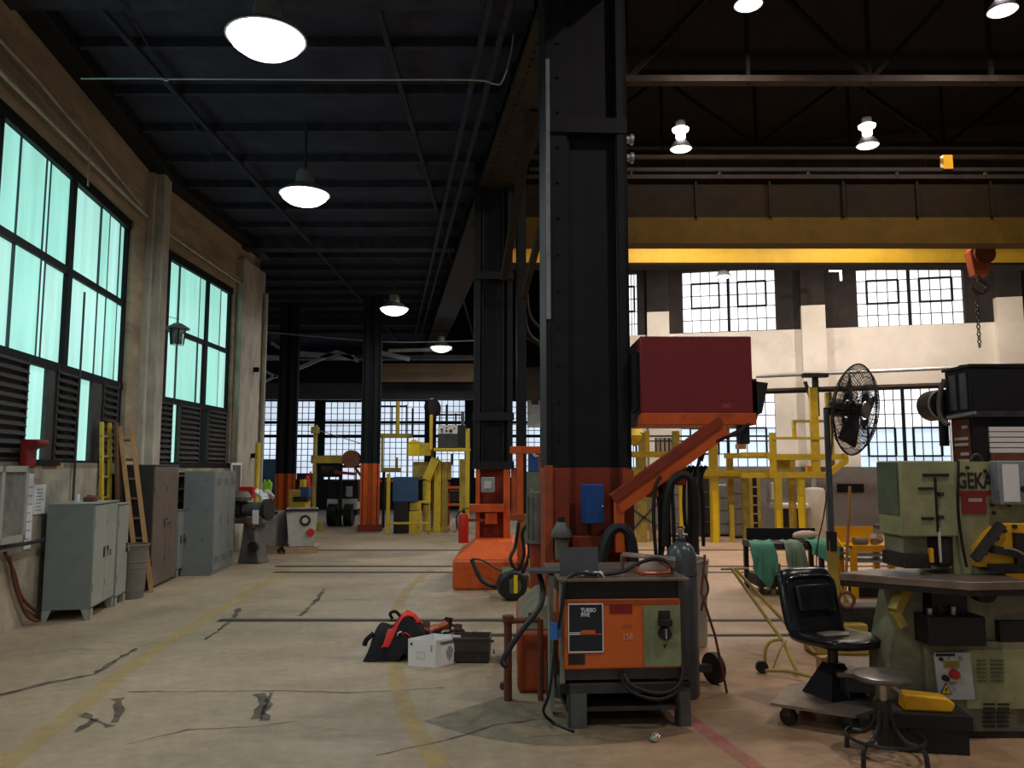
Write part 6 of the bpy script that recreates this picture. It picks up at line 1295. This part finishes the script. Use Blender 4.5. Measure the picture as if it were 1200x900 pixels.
MB().cyl(at(500, 590, Y) - O, at(500, 563, Y) - O, .11, n=18).build('round_post', 'yellow', t); MB().bar(at(500, 562, Y) - O, at(511, 537, Y) - O, .25, .22).build('gusset', 'yellow', t); MB().tube([at(492, 560, Y - .1) - O, at(503, 556, Y - .1) - O, at(512, 546, Y - .1) - O, at(513, 535, Y - .1) - O], .02).build('cable', 'rubber', t)
MB().tube([at(500, 592, Y) - O, at(500, 622, Y) - O], .10, 12, False).build('round_foot', 'yellow_old', t)
t = thing('guard_railing', 'yellow pipe railing around the positioner foot', 'railing', (at(455, 622, 20.6).x, 20.6, 0)); O = Vector(t.location)
parts(t, 20.6, [('post', 'yellow', 452, 555, 457, 623, 0, .10), ('post', 'yellow', 491, 587, 493.5, 623, 0, .06), ('post', 'yellow', 502, 587, 504, 622, .1, .06), ('rail', 'yellow', 456, 612, 504, 614.5, 0, .05), ('rail', 'yellow', 490, 587, 504, 589, 0, .05)])
t = thing('control_locker', 'dull blue box on dark stand before the yellow positioner', 'electrical box', (at(460, 620, 21).x, 21, 0)); parts(t, 21, [('box', 'blue_dull', 460, 559, 488, 588, 0, .5), ('stand', 'rubber', 461, 588, 478, 612, 0, .4), ('motor', 'yellow', 480, 589, 491, 598, .1, .3), ('motor_base', 'yellow', 479, 599, 492, 613, .1, .3), ('plinth', 'rubber', 462, 612, 490, 622.7, .1, .4)])
t = thing('platform_frame', 'yellow frame walkway with tall rails at the left of the positioner', 'platform', (at(447, 540, 22.5).x, 22.5, 0))
parts(t, 22.5, [('deck', 'yellow_old', 446, 548, 467, 553, 0, .6), ('beam', 'yellow_old', 445, 508, 482, 513, 0, .2), ('post', 'yellow', 464, 470, 468, 512, 0, .12), ('post', 'yellow_old', 446, 513, 449, 552, 0, .1), ('post', 'yellow_old', 463, 536, 466, 552, 0, .1), ('post', 'yellow_old', 476, 513, 478.5, 560, .2, .1), ('rail', 'dark_frame', 446, 494, 476, 496, .2, .06), ('rail_post', 'dark_frame', 458, 476, 460, 510, .2, .06), ('rail_post', 'dark_frame', 475, 474, 477, 512, .2, .06), ('rail', 'dark_frame', 446, 475, 476, 477, .2, .06), ('rail_post', 'dark_frame', 482, 478, 484, 512, .3, .06), ('leg', 'rubber', 447, 553, 451, 620, .4, .12)])
t = thing('equipment_shelf', 'yellow frame shelf holding the black welding set', 'shelf', (at(525, 620, 21.2).x, 21.2, 0))
parts(t, 21.2, [('deck', 'yellow', 508, 525, 550, 528.5, 0, .7), ('upright', 'yellow', 503, 486, 507, 527, 0, .12), ('upright', 'yellow', 547, 502, 550.5, 620, 0, .12), ('upright', 'yellow_old', 505, 528, 508, 620, .5, .1), ('brace', 'dark_steel', 528, 532, 531, 545, .2, .06)])
Yw = 21.25; p = at(513, 525, Yw); t = thing('black_welding_set', 'black welding power source with a white dial panel on the yellow shelf', 'welding machine', p); w = at(536, 525, Yw).x - p.x; h = at(513, 498, Yw).z - p.z
MB().box(0, w + .2, 0, .6, 0, h).build('case', 'rubber', t, bevel=.01); f = MB().box(0, w, -.01, 0, h * .62, h - .01).build('dial_panel', 'offwhite', t); MB().box(0, w, -.008, 0, .02, h * .58).build('lower_panel', 'dark_steel', t)
for k, (x, z, r) in enumerate(((.1, .8, .03), (.1, .7, .02), (.22, .74, .03), (.33, .74, .045), (.22, .88, .02), (.42, .85, .02))): MB().cyl((x * w * 2, -.01, h * z), (x * w * 2, -.03, h * z), r, n=12).build('dial', 'ink', f)
t = thing('rail_frame', 'thin dark railing above the black welding set', 'railing', (at(510, 498, 22).x, 22, at(510, 498, 22).z)); parts(t, 22, [('post', 'dark_frame', 514, 478, 516, 528, 0, .06), ('post', 'dark_frame', 522, 474, 524.5, 500, 0, .06), ('post', 'dark_frame', 533, 484, 535, 500, 0, .06), ('post', 'machine_grey', 540, 482, 544, 500, 0, .1), ('rail', 'dark_frame', 510, 485, 544, 487, 0, .06)])
o = MB().lathe([(.02, -.1), (.26, -.08), (.28, 0), (.26, .08), (.02, .1)], n=20, axis=(.7, -.6, .1)).build('wall_fan', 'rubber', None, at(507, 478, 23)); tag(o, 'dark round fan high on the left of the black welding set', 'fan')
t = thing('orange_rack', 'low orange steel rack glimpsed between the yellow posts', 'rack', (at(526, 620, 24).x, 24, 0)); parts(t, 24, [('beam', 'orange', 523, 570, 540, 573, 0, .1), ('beam', 'orange', 523, 590, 540, 593, 0, .1), ('beam', 'orange', 445, 562, 460, 565, 0, .1), ('upright', 'orange_dark', 524, 565, 527, 618, .1, .1), ('upright', 'orange_dark', 538, 565, 540, 618, .1, .1), ('casting', 'grime', 526, 575, 538, 588, .1, .4)])
Y = 22.0; t = thing('jib_frame', 'yellow upright post with a long horizontal jib arm', 'jib', (at(368, 620, Y).x, Y, 0)); parts(t, Y, [('post', 'yellow_old', 364.5, 498, 371, 615, 0, .16), ('head', 'yellow_old', 364, 500, 372, 508, -.05, .26), ('arm', 'yellow_old', 364, 534, 408, 543, 0, .16), ('base', 'yellow_old', 361, 612, 376, 617, -.1, .4)])
O = Vector(t.location); MB().cyl(at(372, 504, Y) - O, at(424, 520, Y) - O, .012, n=6).build('tie_wire', 'galv', t)
q = at(412, 538, 21.8); t = thing('hose_reel', 'dark red hose reel at the end of the yellow jib arm', 'reel', q); MB().cyl((0, -.10, 0), (0, .12, 0), .17, n=20).build('drum', 'dark_red', t)
for s in (-.12, .12): MB().cyl((0, s, 0), (0, s + .02, 0), .24, n=24).build('flange', 'rust', t)
MB().bar((.0, 0, -.1), (.3, 0, -.5), .05, .06).build('arm', 'rust', t); MB().bar((-.45, 0, -.35), (.1, 0, -.4), .06, .08).build('guide', 'dark_red', t)
q = at(386, 549, 22.3); o = MB().cyl((-.22, 0, 0), (.25, .1, 0), .24, n=22).cyl((.25, .1, 0), (.32, .12, 0), .15, n=18).build('cable_drum', 'rubber', None, q); tag(o, 'dark cable drum below the yellow jib arm', 'drum')
Y = 24; t = thing('forklift', 'parked dark forklift with a cream rear band behind the orange column', 'forklift', (at(404, 612, Y).x, Y, 0)); O = Vector(t.location)
parts(t, Y, [('body', 'rubber', 384, 563, 420, 588, .1, 1.6), ('counterweight', 'offwhite', 383, 585, 418, 597, -.05, 1.5), ('stripe', 'yellow', 384, 594, 402, 598, -.08, .05), ('mast', 'rubber', 396, 550, 401, 600, -.2, .1), ('cab_post', 'dark_frame', 384, 546, 386, 566, .1, .06), ('cab_post', 'dark_frame', 416, 546, 418, 566, .1, .06), ('roof', 'dark_frame', 382, 545, 420, 548, .1, 1.2), ('window', 'tarp', 405, 570, 413, 582, .05, .06), ('chassis', 'rubber', 386, 597, 418, 604, .1, 1.3)])
for u in (390, 409): c = at(u, 603, Y - .1) - O; MB().cyl((c.x - .12, c.y, .32), (c.x + .12, c.y, .32), .32, n=22).build('wheel', 'rubber', t)
q = fl(377, 616); t = thing('gas_trolley', 'red gas bottle trolley beside the yellow jib post', 'trolley', (q.x, 21.5, 0)); MB().lathe([(.10, .05), (.11, .1), (.11, 1.1), (.05, 1.25), (.03, 1.35)], n=16).build('bottle', 'rust', t); MB().lathe([(.09, .05), (.10, .1), (.10, 1.3), (.05, 1.45), (.03, 1.5)], (.12, .15, 0), 16).build('bottle', 'red', t); MB().box(-.15, .25, -.1, .3, 0, .05).build('foot_plate', 'dark_steel', t); MB().bar((.1, .3, .05), (.15, .35, 1.6), .04, .04).build('handle', 'red', t)
t = thing('storage_crate', 'yellow crate stack with dark tools behind the white hopper', 'crate', (at(350, 605, 20).x, 20, 0)); parts(t, 20, [('lower_crate', 'yellow', 338, 586, 358, 600, 0, .5), ('stand', 'yellow_old', 340, 600, 357, 622, 0, .5), ('upper_crate', 'yellow_old', 338, 574, 352, 586, .1, .4), ('tools', 'grime', 343, 582, 360, 588, -.05, .3), ('can', 'yellow', 351, 562, 357, 571, .1, .2), ('blue_case', 'blue_dull', 351, 571, 362, 584, .1, .3)])
t = thing('dark_bench', 'dark machine block below the end window behind the crate', 'machine', (at(355, 600, 23).x, 23, 0)); parts(t, 23, [('block', 'cab_black', 347, 555, 366, 575, 0, .6), ('base', 'cab_black', 338, 575, 364, 612, 0, .6), ('pipe', 'machine_grey', 338, 562, 347, 566, 0, .2)])
t = thing('blue_partition', 'dull blue partition panel behind the black column', 'partition', (at(310, 600, 25).x, 25, 0)); parts(t, 25, [('panel', 'blue_wall', 296, 538, 325, 575, 0, .1), ('curtain', 'blue', 297, 558, 312, 605, -.1, .06), ('lower_panel', 'blue_wall', 296, 575, 325, 606, .05, .1)])
q = at(311, 594, 21); t = thing('safety_vest', 'lime yellow safety vest hanging before the blue partition', 'vest', q); 
MB().prism([(-.10, 0), (.12, 0), (.13, .35), (.16, .60), (.06, .72), (.02, .62), (-.03, .72), (-.10, .58)], 'xz', -.05, .06).build('cloth', 'hivis', t, bevel=.02); MB().box(-.11, .13, -.06, .07, .2, .25).build('reflective_band', 'galv', t); MB().cyl((.02, .03, -q.z), (.02, .03, .7), .02, n=8).build('hanger_pole', 'dark_steel', t)
# between the columns
t = thing('blue_welder', 'blue welding power source with white swoosh mark between the columns', 'welding machine', (at(620, 560, 16).x, 16, 0)); w = .36; zt = at(620, 525, 16).z; zb = at(620, 553, 16).z
MB().box(0, w, 0, .5, zb, zt).build('case', 'blue', t, bevel=.01); MB().tube([(.08, -.01, zt - .14), (.14, -.01, zt - .10), (.24, -.01, zt - .10), (.32, -.01, zt - .14)], .014).build('white_mark', 'white', t); MB().box(.10, .30, -.012, 0, zt - .17, zt - .14).build('white_mark', 'white', t)
MB().box(-.15, w + .1, -.05, .6, 0, zb).build('green_cabinet', 'machine_green', t)
o = MB().box(0, .34, 0, .05, 0, .60).build('hanging_sheet', 'tarp', None, at(618, 501, 17.3)); tag(o, 'pale hanging sheet high between the two big columns', 'sheet')
q = at(628, 455, 17); t = thing('duct_box', 'dark duct box high between the two big columns', 'duct', q); MB().box(-.35, .35, 0, .6, -.2, .45).build('duct', 'brown_steel', t); MB().box(-.1, .05, -.02, 0, -.35, -.2).build('drop_pipe', 'brown_steel', t); MB().cyl((-.3, .3, .45), (-.3, .3, 10.6 - q.z), .012, n=6).build('hanger_rod', 'brown_steel', t)
for k, (pts, r) in enumerate((([(612, 330), (615, 372), (620, 392), (632, 402)], .035), ([(616, 330), (620, 368), (632, 384), (640, 390)], .03), ([(612, 440), (614, 402), (622, 398), (640, 410)], .025))):
    line('service_pipe', ['dark pipe bending along the far side of the farther column', 'upper dark pipe bending toward the main column', 'lower dark pipe rising beside the farther column'][k], 'pipe', [at(u, v, 12.9) for u, v in pts], r, 'brown_steel', True, 'service pipes by the columns')
